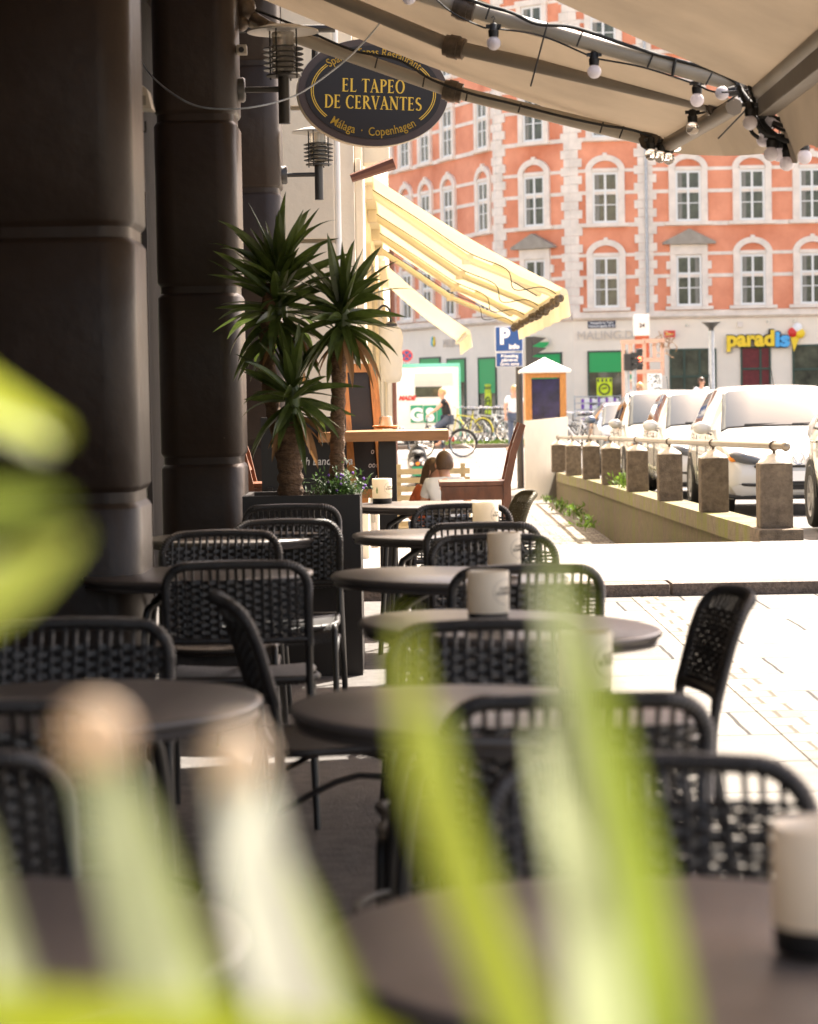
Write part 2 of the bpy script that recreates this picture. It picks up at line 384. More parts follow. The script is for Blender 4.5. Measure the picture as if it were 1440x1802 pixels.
# raised crossing slab with kerb stones
b = MB(); b.box2((-.6, 15.42, -.9), (12, 19.12, .078)); struct(b.build('raised_pavement', mat('pale_granite', (.26, .24, .215), .9, var=.25, vscale=25, bump=.4, bscale=90)))
b = MB(); x = -.6
while x < 12:
    L_ = 1.12 + random.uniform(-.05, .05); b.box2((x+.008, 15.12, -.1), (x+L_-.008, 15.416, .08+random.uniform(-.004, .004))); x += L_
struct(b.build('kerb', M['granite_kerb'], bevel=0.012))
b = MB(); b.box2((-60, 66.0, -.5), (60, 66.25, -.13)); struct(b.build('kerb', M['granite_kerb']))
b = MB(); b.box2((-60, 66.252, -.5), (60, 100, -.135)); struct(b.build('pavement', M['flagstones']))
# ------------------------------------------------------------------ dark arcade building
DB = T('arcade_building', 'dark brown painted shop building with square rounded pillars, its upper floor above the tables', 'building', (-1.6, 8, 0))
def rrect(w_, d_, r, n=6):
    pts = []
    for cx, cy, a0 in ((w_/2-r, d_/2-r, 0), (-w_/2+r, d_/2-r, 90), (-w_/2+r, -d_/2+r, 180), (w_/2-r, -d_/2+r, 270)):
        for i in range(n+1):
            a = R(a0+90*i/n); pts.append((cx+r*math.cos(a), cy+r*math.sin(a)))
    return pts
def pillar(cx, cy, wd=.50):
    b = MB(); zs = [(0, 0), (.10, 0)]
    for gz in (.14+.84*k for k in range(6)):
        zs += [(gz-.034, 0), (gz-.024, -.006), (gz-.012, -.018), (gz+.022, -.018), (gz+.034, -.006), (gz+.044, 0)]
    zs = [(0, 0.012)] + sorted(z for z in zs[1:]) + [(5.2, 0)]
    zs = [z for z in zs if z[0] >= 0]
    base = rrect(wd, .5, .105, 8); n = len(base); k = 0
    for z, off in zs:
        for (x, y) in base:
            ln = math.hypot(x, y); b.v.append(Vector((cx+x*(1+off/ln*1.0), cy+y*(1+off/ln), z)))
    for i in range(len(zs)-1):
        for j in range(n): b.f.append((i*n+j, i*n+(j+1) % n, (i+1)*n+(j+1) % n, (i+1)*n+j))
    return b
for py, wd, xr in ((3.35, .50, -.83), (7.6, .52, -.852), (11.85, .41, -.812), (16.1, .44, -.815)):
    pillar(xr-wd/2, py+.25, wd).build('pillar', M['pillar_paint'], DB, smooth=35)
b = MB(); b.box2((-1.9, -4, 0), (-1.7, 17.66, 6)); b.build('wall', M['dark_wall'], DB)
b = MB(); b.box2((-9, -4, 3.95), (-.86, 17.66, 11)); b.build('upper_floor', M['pillar_paint'], DB)
for y0 in (8.2, 12.4):
    b = MB(); b.box2((-1.695, y0, .0), (-1.66, y0+3.0, 2.6)); wf = b.build('window', M['pane'], DB)
    b = MB()
    for yy in (y0, y0+1.0, y0+2.0, y0+3.0): b.box2((-1.69, yy-.03, 0), (-1.63, yy+.03, 2.66))
    b.box2((-1.688, y0-.03, 2.6), (-1.632, y0+3.03, 2.68)); b.build('frame', M['dark_wall'], wf)
# ------------------------------------------------------------------ cream building
CB = T('cream_building', 'cream plastered building with white downpipe and yellow striped awnings beyond the dark pillars', 'building', (-2, 18, -.9))
b = MB(); b.box2((-14, 17.7, -1.2), (-.36, 57, 15)); b.build('wall', M['cream_wall'], CB)
b = MB()
b.box2((-.92, 17.62, -.9), (-.50, 17.698, 1.02)); b.box2((-.92, 17.60, 1.05), (-.50, 17.698, 2.40)); b.box2((-.92, 17.60, 2.43), (-.50, 17.698, 3.36)); b.box2((-.92, 17.60, 3.39), (-.50, 17.698, 4.6))
b.build('pilaster', M['cream_wall'], CB, bevel=.012)
b = MB(); b.tube([(-.478, 17.64, -.8), (-.478, 17.64, 5)], .024, 12); b.build('downpipe', M['white_paint'], CB, smooth=50)
b = MB(); b.box2((-.352, 17.75, 2.9), (-.31, 19.6, 3.02)); b.box2((-.358, 17.9, -.9), (-.30, 18.5, 4.0)); b.box2((-.358, 19.4, -.9), (-.315, 19.8, 4.0)); b.build('trim', M['cream_trim'], CB, bevel=.01)
b = MB(); b.box2((-.30, 18.1, 3.02), (-.10, 18.45, 3.30)); b.build('meter_box', M['cream_trim'], CB, bevel=.015)
for k in range(6):
    y0 = 23+k*5.4
    b = MB(); b.box2((-.358, y0, .2), (-.34, y0+2.6, 2.6)); pn = b.build('window', M['pane'], CB)
    b = MB(); b.box2((-.358, y0-.12, .08), (-.32, y0, 2.72)); b.box2((-.358, y0+2.6, .08), (-.32, y0+2.72, 2.72)); b.box2((-.356, y0, 2.6), (-.322, y0+2.6, 2.72)); b.build('frame', M['cream_trim'], pn)
b = MB(); b.tube([(-.30, 56.0, -.85), (-.30, 56.0, 6)], .065, 10); b.build('corner_post', M['brown_post'], CB, smooth=50)
b = MB()
p0, p1 = PX(618, 314, 17.3), PX(694, 287, 17.3)
b.tube([p0, p1], [.03, .045], 8); tag(b.build('flag_bracket', M['brown_post'], loc=p0, smooth=40), 'short brown round arm sticking out of the cream wall above the yellow awning', 'bracket')
# ------------------------------------------------------------------ orange apartment building
V1 = Vector((3.67, 94.5, 0)); V0 = V1 + Vector((-.38, .925, 0))*26
def pd(x, d): p = PX(x, 690, d); return Vector((p.x, d, 0))
V2 = pd(1010, 92.3); V3 = pd(1140, 92.0); V4 = Vector((V3.x+17, 92.0, 0))
SEG = [(V0, V1), (V1, V2), (V2, V3), (V3, V4)]
GB = -.14
AB = T('apartment_building', 'tall orange plastered corner building with cream quoins, arched window surrounds and beige shop floor', 'building', (V3.x, V3.y, GB))
def segframe(a, b_):
    d = (b_-a).normalized(); n = Vector((d.y, -d.x, 0)); return d, n, math.atan2(d.y, d.x)
def onseg(x):
    for i, (a, b_) in enumerate(SEG):
        r = ray(x, 690); t = None
        d = (b_-a); den = r.x*d.y - r.y*d.x
        t = (a.x*r.y - a.y*r.x)/den * 1.0
        # solve a + d*t = r*s
        if -1e-6 <= t <= 1+1e-6: return i, a + d*t
    return None
def sbox(b, a, b_, z0, z1, y0, y1, t0=0.0, t1=None):
    """box along a segment from t0 to t1 (metres), out of the wall from y0 to y1"""
    d, n, yaw = segframe(a, b_); L_ = (b_-a).length
    if t1 is None: t1 = L_
    vs = [a + d*t + n*y + Vector((0, 0, z)) for z in (z0, z1) for y in (y0, y1) for t in (t0, t1)]
    b.add(vs, [(0, 2, 3, 1), (4, 5, 7, 6), (0, 1, 5, 4), (2, 6, 7, 3), (0, 4, 6, 2), (1, 3, 7, 5)])
ZC = 4.0
wl = MB(); sh = MB(); bands = MB(); corn = MB(); eave = MB()
P_ = [V0, V1, V2, V3, V4]
back = [Vector((V4.x, 112, 0)), Vector((V0.x+3, 125, 0))]
def poly_wall(b, z0, z1):
    ring = P_ + back; n = len(ring)
    b.add([q+Vector((0, 0, z0)) for q in ring]+[q+Vector((0, 0, z1)) for q in ring], [(i, (i+1) % n, n+(i+1) % n, n+i) for i in range(n)] + [tuple(range(n, 2*n))])
poly_wall(wl, 3.95, 18.4); poly_wall(sh, GB-.3, 3.94)
wl.build('wall', M['orange_plaster'], AB); sh.build('shop_floor', M['shop_plaster'], AB)
SILL = [4.42, 7.62, 10.86, 14.10]
for a, b_ in SEG:
    L_ = (b_-a).length
    sbox(corn, a, b_, 3.955, 4.03, -.1, .06); sbox(corn, a, b_, 4.03, 4.14, -.1, .18); sbox(corn, a, b_, 4.14, 4.26, -.1, .10)
    for z in SILL:
        if z > 5: sbox(bands, a, b_, z-.16, z, -.1, .07)
        sbox(bands, a, b_, z+1.92, z+2.05, -.1, .035); sbox(bands, a, b_, z+.98+.1, z+1.12+.1, -.1, .035)
    sbox(eave, a, b_, 17.9, 18.4, -.1, .45)
corn.build('cornice', M['stone_trim'], AB); eave.build('eaves', M['stone_trim'], AB); bands.build('string_course', M['stone_trim'], AB)
rf = MB(); ring = [q + Vector((0, 0, 18.402)) for q in P_+back]; cen = Vector((8, 104, 21.5)); n = len(ring)
rf.add(ring+[cen], [(i, (i+1) % n, n) for i in range(n)]); rf.build('roof', M['roof_slate'], AB)
for ci, (va, vb, vc) in enumerate(((V0, V1, V2), (V1, V2, V3), (V2, V3, V4))):
    q = MB(); z = 4.24; k = 0
    while z < 17.8:
        wl_ = (.42, .28)[k % 2]; L_ = (vb-va).length
        sbox(q, va, vb, z, z+.315, -.05, .075, L_-wl_, L_+.03); sbox(q, vb, vc, z, z+.315, -.05, .076, -.03, (.28, .42)[k % 2]); z += .325; k += 1
    q.build('quoin', M['stone_trim'], AB)
b = MB(); d_, n_, _ = segframe(V2, V3); p = V3 + Vector((.02, -.17, 0)); b.tube([p+Vector((0, 0, 4.2)), p+Vector((0, 0, 18))], .055, 8); b.build('downpipe', M['galvanised'], AB)
def arch_band(b, ro, ri, ho, hi, z0, y0, y1, n=14, leg=0.0):
    for i in range(n):
        a0, a1 = PI*i/n, PI*(i+1)/n
        qs = [(ro*math.cos(a0), z0+ho*math.sin(a0)), (ro*math.cos(a1), z0+ho*math.sin(a1)), (ri*math.cos(a1), z0+hi*math.sin(a1)), (ri*math.cos(a0), z0+hi*math.sin(a0))]
        b.prism(qs, lambda u, v: (u, y0, v), lambda u, v: (u, y1, v))
def make_window(style):
    b = MB(); W, H = .96, 1.92
    for x in (-W/2+.04, 0, W/2-.04): b.box((x, -.035, H/2), (.085, .05, H))
    for z in (.045, H*.36, H*.64, H-.045): b.box((0, -.036, z), (W, .052 if z != H*.36 else .04, .085 if abs(z-H*.36) > .01 else .035))
    fr = b.build('window', M['window_frame'], None, local=True)
    b = MB(); b.box((0, -.014, H/2), (W-.02, .02, H-.02)); b.build('pane', M['pane'], fr, local=True)
    if style != 'bare':
        b = MB(); r = random.choice((-1, 1)); b.box((r*.30, -.027, H*.5), (.14, .006, H-.1)); b.build('curtain', M['curtain'], fr, local=True)
    s = MB()
    if style == 'arch':
        for sx in (-1, 1): s.box((sx*.61, -.05, H/2+.02), (.25, .12, H+.03))
        s.box((0, -.05, H+.085), (.98, .09, .13))
        arch_band(s, .76, .52, .62, .40, H+.036, -.115, .0)
        s.box((0, -.065, H+.62), (.16, .14, .22))
        s.box((0, -.10, -.07), (1.80, .20, .13))
    elif style == 'pediment':
        for sx in (-1, 1): s.box((sx*.60, -.05, H/2+.02), (.22, .12, H+.03))
        for sx in (-1, 1):
            for k in range(3): s.box((sx*.78, -.04, .25+k*.65), (.16, .09, .3))
        s.box((0, -.06, H+.22), (1.42, .14, .38)); s.box((0, -.10, -.07), (1.80, .20, .13))
    else:
        for sx in (-1, 1): s.box((sx*.60, -.05, H/2+.02), (.22, .12, H+.03))
        s.box((0, -.06, H+.13), (1.5, .16, .22)); s.box((0, -.10, -.07), (1.6, .20, .13))
    s.build('surround', M['stone_trim'], fr, local=True)
    if style == 'pediment':
        p = MB(); p.prism([(-1.0, H+.42), (1.0, H+.42), (1.0, H+.5), (0, H+1.0), (-1.0, H+.5)], lambda u, v: (u, -.30, v), lambda u, v: (u, 0, v))
        p.build('pediment', M['grey_stone'], fr, local=True)
    return fr
protos = {}
cols = [(690, 0), (722, 0), (757, 0), (797, 0), (858, 0), (947, 1), (1070, 2), (1215, 3), (1327, 3), (1432, 3), (1540, 3)]
for (x, si) in cols:
    r = onseg(x); i, p = r; a, b_ = SEG[i]; d_, n_, yaw = segframe(a, b_)
    for fi, z in enumerate(SILL):
        st = 'pediment' if (fi == 0 and x in (947, 1215)) else ('arch' if fi < 2 else 'flat')
        if st not in protos: o = protos[st] = make_window(st)
        else: o = copy_tree(protos[st])
        o.parent = AB; o.location = p + Vector((0, 0, z)) - org(AB); o.rotation_euler = (0, 0, yaw)
# shop windows, placed on the facade
def shopwin(x0, x1, ztop, zbot, band=None, frame='dark_green', interior='pane', poster=None, label=None, mull=()):
    xm = (x0+x1)/2; i, p = onseg(xm); a, b_ = SEG[i]; d_, n_, yaw = segframe(a, b_)
    t0 = (onseg(x0+.01)[1]-a).dot(d_) if onseg(x0)[0] == i else 0.1
    t1 = (onseg(x1-.01)[1]-a).dot(d_) if onseg(x1)[0] == i else (b_-a).length-.1
    b = MB(); sbox(b, a, b_, zbot, ztop, -.02, .02, t0, t1); o = b.build('shop_window', M[interior], AB)
    b = MB(); w_ = .07
    sbox(b, a, b_, zbot, ztop, -.01, .06, t0-w_, t0); sbox(b, a, b_, zbot, ztop, -.01, .06, t1, t1+w_); sbox(b, a, b_, ztop, ztop+w_, -.01, .062, t0-w_, t1+w_)
    for m_ in mull:
        if isinstance(m_, tuple): sbox(b, a, b_, m_[1]-.04, m_[1]+.04, .021, .055, t0, t1)
        else: tt = lerp(t0, t1, m_); sbox(b, a, b_, zbot, ztop, .021, .05, tt-.04, tt+.04)
    b.build('frame', M[frame], o)
    if band:
        b = MB(); sbox(b, a, b_, ztop-band, ztop, .021, .04, t0, t1); b.build('green_header', M['green_band'], o)
    if poster:
        (px0, px1, z0, z1) = poster; ta = lerp(t0, t1, px0); tb = lerp(t0, t1, px1)
        b = MB(); sbox(b, a, b_, z0, z1, .021, .04, ta, tb); po = b.build('poster', M['yellow_poster'], o)
        c = a + d_*((ta+tb)/2) + n_*.045 + Vector((0, 0, lerp(z0, z1, .42))); rr = min(tb-ta, z1-z0)*.33
        b = MB(); Q = Matrix.Rotation(yaw, 3, 'Z')
        ringp = [c + Q @ Vector((rr*math.cos(k*PI/8), 0, rr*math.sin(k*PI/8))) for k in range(16)]
        b.tube(ringp, .03, 6, closed=True); b.tube([c+Q @ Vector((-rr*.5, 0, rr*.1)), c+Q @ Vector((rr*.5, 0, rr*.25))], .03, 6)
        for k in range(4): b.box(c+Q @ Vector((lerp(-.4, .4, k/3)*(tb-ta), 0, (z1-z0)*.46)), (.07, .02, .12), yaw)
        b.build('drawing', M['dark_green'], po)
    return o
shopwin(742, 776, 2.72, .1, band=.9); shopwin(790, 820, 2.62, .1, band=.9, poster=(.1, .35, .5, 1.7))
shopwin(845, 874, 2.6, .1, band=1.35, poster=(.35, .72, .4, 1.6)); shopwin(930, 988, 2.7, .1, band=1.0)
shopwin(1038, 1100, 2.72, .2, band=.75, poster=(.2, .64, 1.02, 1.75)); shopwin(1104, 1137, 2.6, .1, band=1.0)
shopwin(1182, 1258, 2.74, -.1, mull=(.3, .66, (0, 1.75))); shopwin(1307, 1354, 2.78, -.1, interior='red_interior', mull=(.68, (0, 2.0)))
shopwin(1398, 1480, 2.82, .5, mull=((0, 1.95),)); shopwin(1500, 1580, 2.8, .5)
def onwall(x, y, out=.1):
    i, p = onseg(x); a, b_ = SEG[i]; d_, n_, yaw = segframe(a, b_); q = PX(x, y, p.y); return Vector((q.x, p.y, q.z)) + n_*out, yaw
def wall_text(s, x, y, size, m, name, label, cat, xs=1.0, depth=.05, off=0.0, parent=None, **k):
    c, yaw = onwall(x, y, .06); mb = facing(text_mb(s, size, depth, off, xs=xs, **k), c, yaw)
    o = mb.build(name, M[m], parent, loc=c if parent is None else None)
    if parent is None: tag(o, label, cat)
    return o
# the ice cream shop sign: fat rounded letters
c0, yaw0 = onwall(1330, 596, .0)
PS = T('shop_sign', 'yellow and blue fat letter sign with an ice cream cone on the beige shop wall', 'sign', c0)
def letters_at(s, x0, x1, y, h, m, y0=.10, name='lettering', off=.03):
    a, _ = onwall(x0, y, y0); b_, _ = onwall(x1, y, y0); mb = text_mb(s, h, .08, off, align='LEFT')
    xs_ = [q.x for q in mb.v]; w0, w1 = min(xs_), max(xs_)
    for q in mb.v: q.x = (q.x-w0)/(w1-w0)*(b_-a).length
    return facing(mb, a, yaw0).build(name, M[m], PS)
for m_, dy, off in (('black_base', .09, .075), ('letter_yellow', .15, .035)):
    letters_at('parad', 1278, 1362, 598, .80, m_, dy, off=off)
for m_, dy, off in (('black_base', .088, .075), ('letter_blue', .15, .035)):
    letters_at('is', 1363, 1389, 598, .80, m_, dy, off=off)
for (x, y, m_) in ((1402, 577, 'sign_white'), (1394, 585, 'sign_red'), (1407, 587, 'letter_yellow')):
    c, _ = onwall(x, y, .17); b = MB(); b.ball(c, (.19, .08, .19)); b.build('ice_cream_ball', M[m_], PS, smooth=60)
c, _ = onwall(1399, 598, .17); b = MB(); b.prism([(-.22, .25), (.24, .3), (-.06, -.45)], lambda u, v: c+Vector((u, 0, v)), lambda u, v: c+Vector((u, .08, v))); b.build('cone', M['letter_yellow'], PS)
wall_text('MALING.DK', 1072, 590, .46, 'letter_grey', 'shop_lettering', 'faint grey capital lettering below the dark blue street name plate', 'sign')
wall_text('MALING', 797, 604, .46, 'letter_grey', 'shop_lettering', 'faint grey capital lettering beside a coloured drop logo on the left wall', 'sign')
c, yaw = onwall(765, 601, .06)
DL = T('drop_logo', 'small coloured drop logo on the wall above the food truck', 'logo', c)
for k, (m_, dx) in enumerate((('letter_blue', -.12), ('green_band', 0), ('letter_yellow', .12))):
    b = MB(); Q = Matrix.Rotation(yaw, 3, 'Z'); b.prism([(dx-.08, -.1), (dx, -.2), (dx+.08, -.1), (dx+.02, .2)], lambda u, v: c+Q @ Vector((u, 0, v)), lambda u, v: c+Q @ Vector((u, -.03-.004*k, v))); b.build('drop', M[m_], DL)
c, yaw = onwall(1059, 571, .02)
SP = T('street_name_plate', 'dark blue street name plate with two lines of white lettering on the beige wall', 'sign', c)
b = MB(); b.box(c, (1.06, .04, .27), yaw); b.build('plate', mat('plate_blue', (.01, .015, .05), .4), SP)
facing(text_mb('Vesterbros Torv', .13, .01, .003), c+Vector((0, -.03, .06)), yaw).build('lettering', M['sign_white'], SP)
facing(text_mb('Vesterbrogade 47-51', .12, .01, .003), c+Vector((0, -.03, -.06)), yaw).build('lettering', M['sign_white'], SP)
c, yaw = onwall(1177, 588, .3)
RS = T('projecting_sign', 'small red projecting sign with yellow letters by the green door', 'sign', c)
b = MB(); b.box(c, (.42, .1, .26)); b.build('panel', M['sign_red'], RS); facing(text_mb('ømø', .16, .01, .004), c+Vector((0, -.055, 0))).build('lettering', M['letter_yellow'], RS)
for i_, (x, y) in enumerate(((1208, 572), (1258, 569), (1350, 566), (1396, 564))):
    c, yaw = onwall(x, y, .0); t = T('wall_spotlight', ['small wall spotlight above the green shop door, left of the round street lamp', 'small wall spotlight just right of the street lamp head', 'small wall spotlight over the middle of the yellow letters', 'small wall spotlight over the ice cream cone sign'][i_], 'lamp', c, 'spotlights over the shop signs')
    b = MB(); b.tube([c, c+Vector((0, -.3, .05))], .02, 6); b.build('arm', M['cream_trim'], t); b = MB(); b.lathe([(.05, 0), (.09, -.12)], c+Vector((0, -.3, .05)), 10); b.build('shade', M['cream_trim'], t)
c, yaw = onwall(1302, 571, .05); b = MB(); b.box(c, (.2, .12, .2)); tag(b.build('junction_box', M['stone_trim'], loc=c), 'small square box on the beige wall between two spotlights', 'box')
c, yaw = onwall(962, 602, .55)
t = T('round_sign', 'round cream and green sign projecting from the shop wall behind the blue parking sign', 'sign', c)
b = MB(); b.prism([(.42*math.cos(a*PI/12), .26*math.sin(a*PI/12)) for a in range(0, 13)], lambda u, v: c+Vector((u, 0, v)), lambda u, v: c+Vector((u, .06, v))); b.build('upper_half', M['cream_trim'], t)
b = MB(); b.prism([(.42*math.cos(a*PI/12), .26*math.sin(a*PI/12)) for a in range(12, 25)], lambda u, v: c+Vector((u, 0, v)), lambda u, v: c+Vector((u, .06, v))); b.build('lower_half', M['green_band'], t)
# ------------------------------------------------------------------ chairs, tables, candles
def back_y(x, z):
    P = [(.0, -.075), (.30, -.012), (.45, .015), (.57, .0), (.70, -.035), (.78, -.065), (.81, -.085)]
    for (a, ya), (b_, yb) in zip(P, P[1:]):
        if z <= b_: y = lerp(ya, yb, (z-a)/(b_-a)); break
    else: y = P[-1][1]
    if z > .5: y -= .035*(1-min(1, (x/.21)**2))*min(1, (z-.5)/.1)
    return y
def make_chair():
    t = T('woven_chair', 'x', 'chair', (0, 0, 0)); HW = .211
    # wrapped upper frame
    path = []
    z = .57
    def arc(sx, rev):
        pts = []
        for i in range(13):
            a = (PI/2)*i/12; pts.append((sx*(HW-.07+.07*math.cos(a)), .73+.07*math.sin(a)))
        return pts[::-1] if rev else pts
    prof = [(-HW, .55+.18*i/30) for i in range(30)] + arc(-1, False) + [(lerp(-HW+.07, HW-.07, i/50), .80+.004*math.sin(PI*i/50)) for i in range(1, 50)] + arc(1, True) + [(HW, .73-.18*i/30) for i in range(1, 31)]
    P = [Vector((x, back_y(x, z), z)) for x, z in prof]
    # resample densely for the rope wrap
    dense = []; 
    for a, b_ in zip(P, P[1:]):
        for k in range(3): dense.append(a.lerp(b_, k/3))
    dense.append(P[-1]); rr = [.0140+.0015*(1 if i % 3 == 0 else -.6) for i in range(len(dense))]
    MB().tube(dense, rr, 8).build('back_frame', M['rope'], t, smooth=60, local=True)
    # lower bar
    q = [Vector((x, back_y(x, .57), .57)) for x in [lerp(-HW, HW, i/60) for i in range(61)]]
    MB().tube(q, [.012+.0012*(1 if i % 2 else -1) for i in range(61)], 8).build('lower_bar', M['rope'], t, smooth=60, local=True)
    # weave
    b = MB(); NC = 15; xs = [lerp(-.178, .178, i/(NC-1)) for i in range(NC)]
    for i, x in enumerate(xs):
        pts = [(x + .002*math.sin(i*2.1+z_*9), back_y(x, z_), z_) for z_ in [.57+.23*k/6 for k in range(7)]]
        b.tube(pts, .0048, 5, flat=1.2)
    rows = 15
    for r_ in range(rows):
        z0 = .586 + r_*.0118; h = .0058 if r_ % 4 else .0052
        pts = []
        for i in range(NC*2+1):
            x = lerp(-.200, .200, i/(NC*2)); ph = (1 if (i//2+r_) % 2 else -1)
            if i % 2 == 0: off = 0
            else: off = .0062*ph
            e = min(1, (HW-abs(x))/.03)
            pts.append((x, back_y(x, z0)+off*e, z0+.0012*math.sin(i*1.7+r_*2)))
        k0 = len(b.v)
        for p in pts:
            hh = h*(0.75 if abs(p[0]) > .17 else 1.0)
            b.v += [Vector((p[0], p[1]-.0012, p[2]-hh)), Vector((p[0], p[1]-.0012, p[2]+hh)), Vector((p[0], p[1]+.0012, p[2]+hh)), Vector((p[0], p[1]+.0012, p[2]-hh))]
        for i in range(len(pts)-1):
            a = k0+i*4
            for j in range(4): b.f.append((a+j, a+(j+1) % 4, a+4+(j+1) % 4, a+4+j))
    b.build('woven_back', M['rope'], t, local=True)
    # seat
    def sg(u, v):
        x = lerp(-.205, .205, u); y = lerp(.03, .45, v); z = .452 - .012*(1-(2*u-1)**2)
        z -= .05*max(0, (v-.9)/.1)**2 if v > .9 else 0
        i, j = round(u*46), round(v*34); z += .0022*(1 if (i+j) % 2 else -1); return (x, y, z)
    MB().sheet(sg, 46, 34, -.018, (0, 0, 1)).build('seat', M['rope'], t, smooth=50, local=True)
    sf = [(-.205, .02, .445), (-.212, .36, .445), (-.205, .43, .43)]
    MB().tube(smoothpath([(-.2, .02, .447), (-.212, .2, .447), (-.2, .40, .440), (0, .452, .428), (.2, .40, .440), (.212, .2, .447), (.2, .02, .447), (-.2, .02, .4471)], 5), .011, 8).build('seat_frame', M['rope'], t, smooth=60, local=True)
    for sx in (-1, 1):
        MB().tube(smoothpath([(sx*HW, back_y(HW, .56), .56), (sx*HW, .012, .47), (sx*(HW+.003), .008, .38), (sx*(HW+.008), -.02, .25), (sx*(HW+.016), -.06, .0)], 4), .0115, 8).build('leg', M['black_metal'], t, smooth=60, local=True)
        MB().tube(smoothpath([(sx*.20, .30, .442), (sx*.213, .385, .438), (sx*.216, .425, .39), (sx*.222, .445, .0)], 5), .0115, 8).build('leg', M['black_metal'], t, smooth=60, local=True)
        MB().tube(smoothpath([(sx*.213, .0, .30), (sx*.217, .2, .385), (sx*.218, .42, .33)], 4), .008, 6).build('side_brace', M['black_metal'], t, smooth=60, local=True)
    return t
chair0 = make_chair(); used = [False]
def chair(px, py, yaw, label, dz=.80, tilt=0.0):
    """yaw 0: faces the far end; 180: faces the camera"""
    p = PZ(px, py, .80); o = chair0 if not used[0] else copy_tree(chair0); used[0] = True
    q = Matrix.Rotation(R(yaw), 3, 'Z') @ Vector((0, -.11, 0))
    o.location = (p.x-q.x, p.y-q.y, 0); o.rotation_euler = (0, 0, R(yaw)); tag(o, label, 'chair', 'woven cafe chairs around the tables'); return o
chair(1135, 1347, 180, 'black woven chair facing the nearest right table, large candle in front of its right corner')
chair(1020, 1236, 0, 'black woven chair pushed under the second right table, its back in front of that table')
chair(864, 1103, 178, 'black woven chair with bright top bar between the second and third right tables')
chair(930, 1003, 3, 'black woven chair behind the candle on the third right table')
chair(866, 947, 182, 'black woven chair with dark back just before the fourth candle')
chair(849, 926, -2, 'black woven chair nearly hidden behind the chair by the fourth candle')
chair(812, 892, 180, 'black woven chair directly behind the overexposed white candle, before the brown bar chair')
ch_o = chair(936, 869, 97, 'sunlit olive woven chair seen side on, next to the brown bar chair')
dm('olive_rope', (0.14, 0.115, 0.06), 0.5, var=0.25, vscale=40, bump=0.3, bscale=160)
for q_ in ch_o.children:
    q_.data = q_.data.copy(); q_.data.materials[0] = M['olive_rope']
chair(1306, 1046, 95, 'lone woven chair standing side on at the right on the sunlit paving')
chair(-165, 1342, 0, 'black woven chair at the lower left corner, only its rounded right side in view')
chair(-35, 1248, 0, 'black woven chair in front of the nearest full left table')
chair(134, 1100, 180, 'black woven chair with shining top bar behind the large left table')
chair(415, 996, 2, 'black woven chair with broad dark back pushed to the dark left table beside the pillar')
chair(390, 940, 180, 'black woven chair behind the dark left table, nearest to the pillar edge')
chair(505, 920, 178, 'black woven chair in front of the planter, the nearer of the two there')
chair(512, 893, 0, 'black woven chair directly against the front of the black planter')
chair(383, 1056, -80, 'black woven chair turned side on between the left and right tables')
def make_table():
    t = T('cafe_table', 'x', 'table', (0, 0, 0)); r = .366
    MB().lathe([(0.001, .742), (r-.012, .742), (r-.003, .739), (r, .733), (r-.002, .727), (r-.010, .722), (r-.014, .716), (r-.008, .712), (r-.012, .706), (r-.05, .705), (.001, .705)], n=72, cap=False).build('table_top', M['table_top'], t, smooth=50, local=True)
    MB().lathe([(.001, .704), (.13, .704), (.13, .69), (.001, .69)], n=20, cap=False).build('under_plate', M['black_metal'], t, local=True)
    for k in range(4):
        a = PI/4+PI/2*k; c, s = math.cos(a), math.sin(a)
        MB().tube(smoothpath([(c*.10, s*.10, .69), (c*.19, s*.19, .655), (c*.225, s*.225, .60), (c*.25, s*.25, .3), (c*.275, s*.275, .0)], 5), .013, 8).build('leg', M['black_metal'], t, smooth=60, local=True)
    MB().tube([(.24*math.cos(2*PI*k/32), .24*math.sin(2*PI*k/32), .38) for k in range(32)], .007, 6, closed=True).build('ring_brace', M['black_metal'], t, smooth=60, local=True)
    return t
tab0 = make_table(); tu = [False]
def table(px, py, label, tilt=1.6, m=None):
    p = PZ(px, py, .742); o = tab0 if not tu[0] else copy_tree(tab0); tu[0] = True
    o.location = (p.x, p.y, 0); o.rotation_euler = (0, R(tilt), R(random.uniform(-9, 9))); tag(o, label, 'table', 'round dark cafe tables'); return p
T0 = table(1165, 1664, 'round dark table nearest on the right with a large cream candle at the edge')
T1 = table(845, 1247, 'second round table on the right, with a candle on its right half', 2.2)
T2 = table(874, 1097, 'third round table on the right with its candle in the middle', 2.6)
T3 = table(780, 1011, 'fourth round table on the right, before two chair backs')
T4 = table(776, 939, 'pale reflecting round table below the bar table', 1.0)
T5 = table(742, 887, 'farthest round table, beside the black planter', .4)
L0 = table(-180, 1664, 'round dark table at the lower left corner, mostly out of view', -.5)
L1 = table(120, 1236, 'large round dark table at the left before the pillar', -.5)
L2 = table(353, 1008, 'round dark table behind the broad dark chair back on the left', -.5)
L3 = table(415, 944, 'round table by the second pillar, mostly hidden behind chair backs', 0)
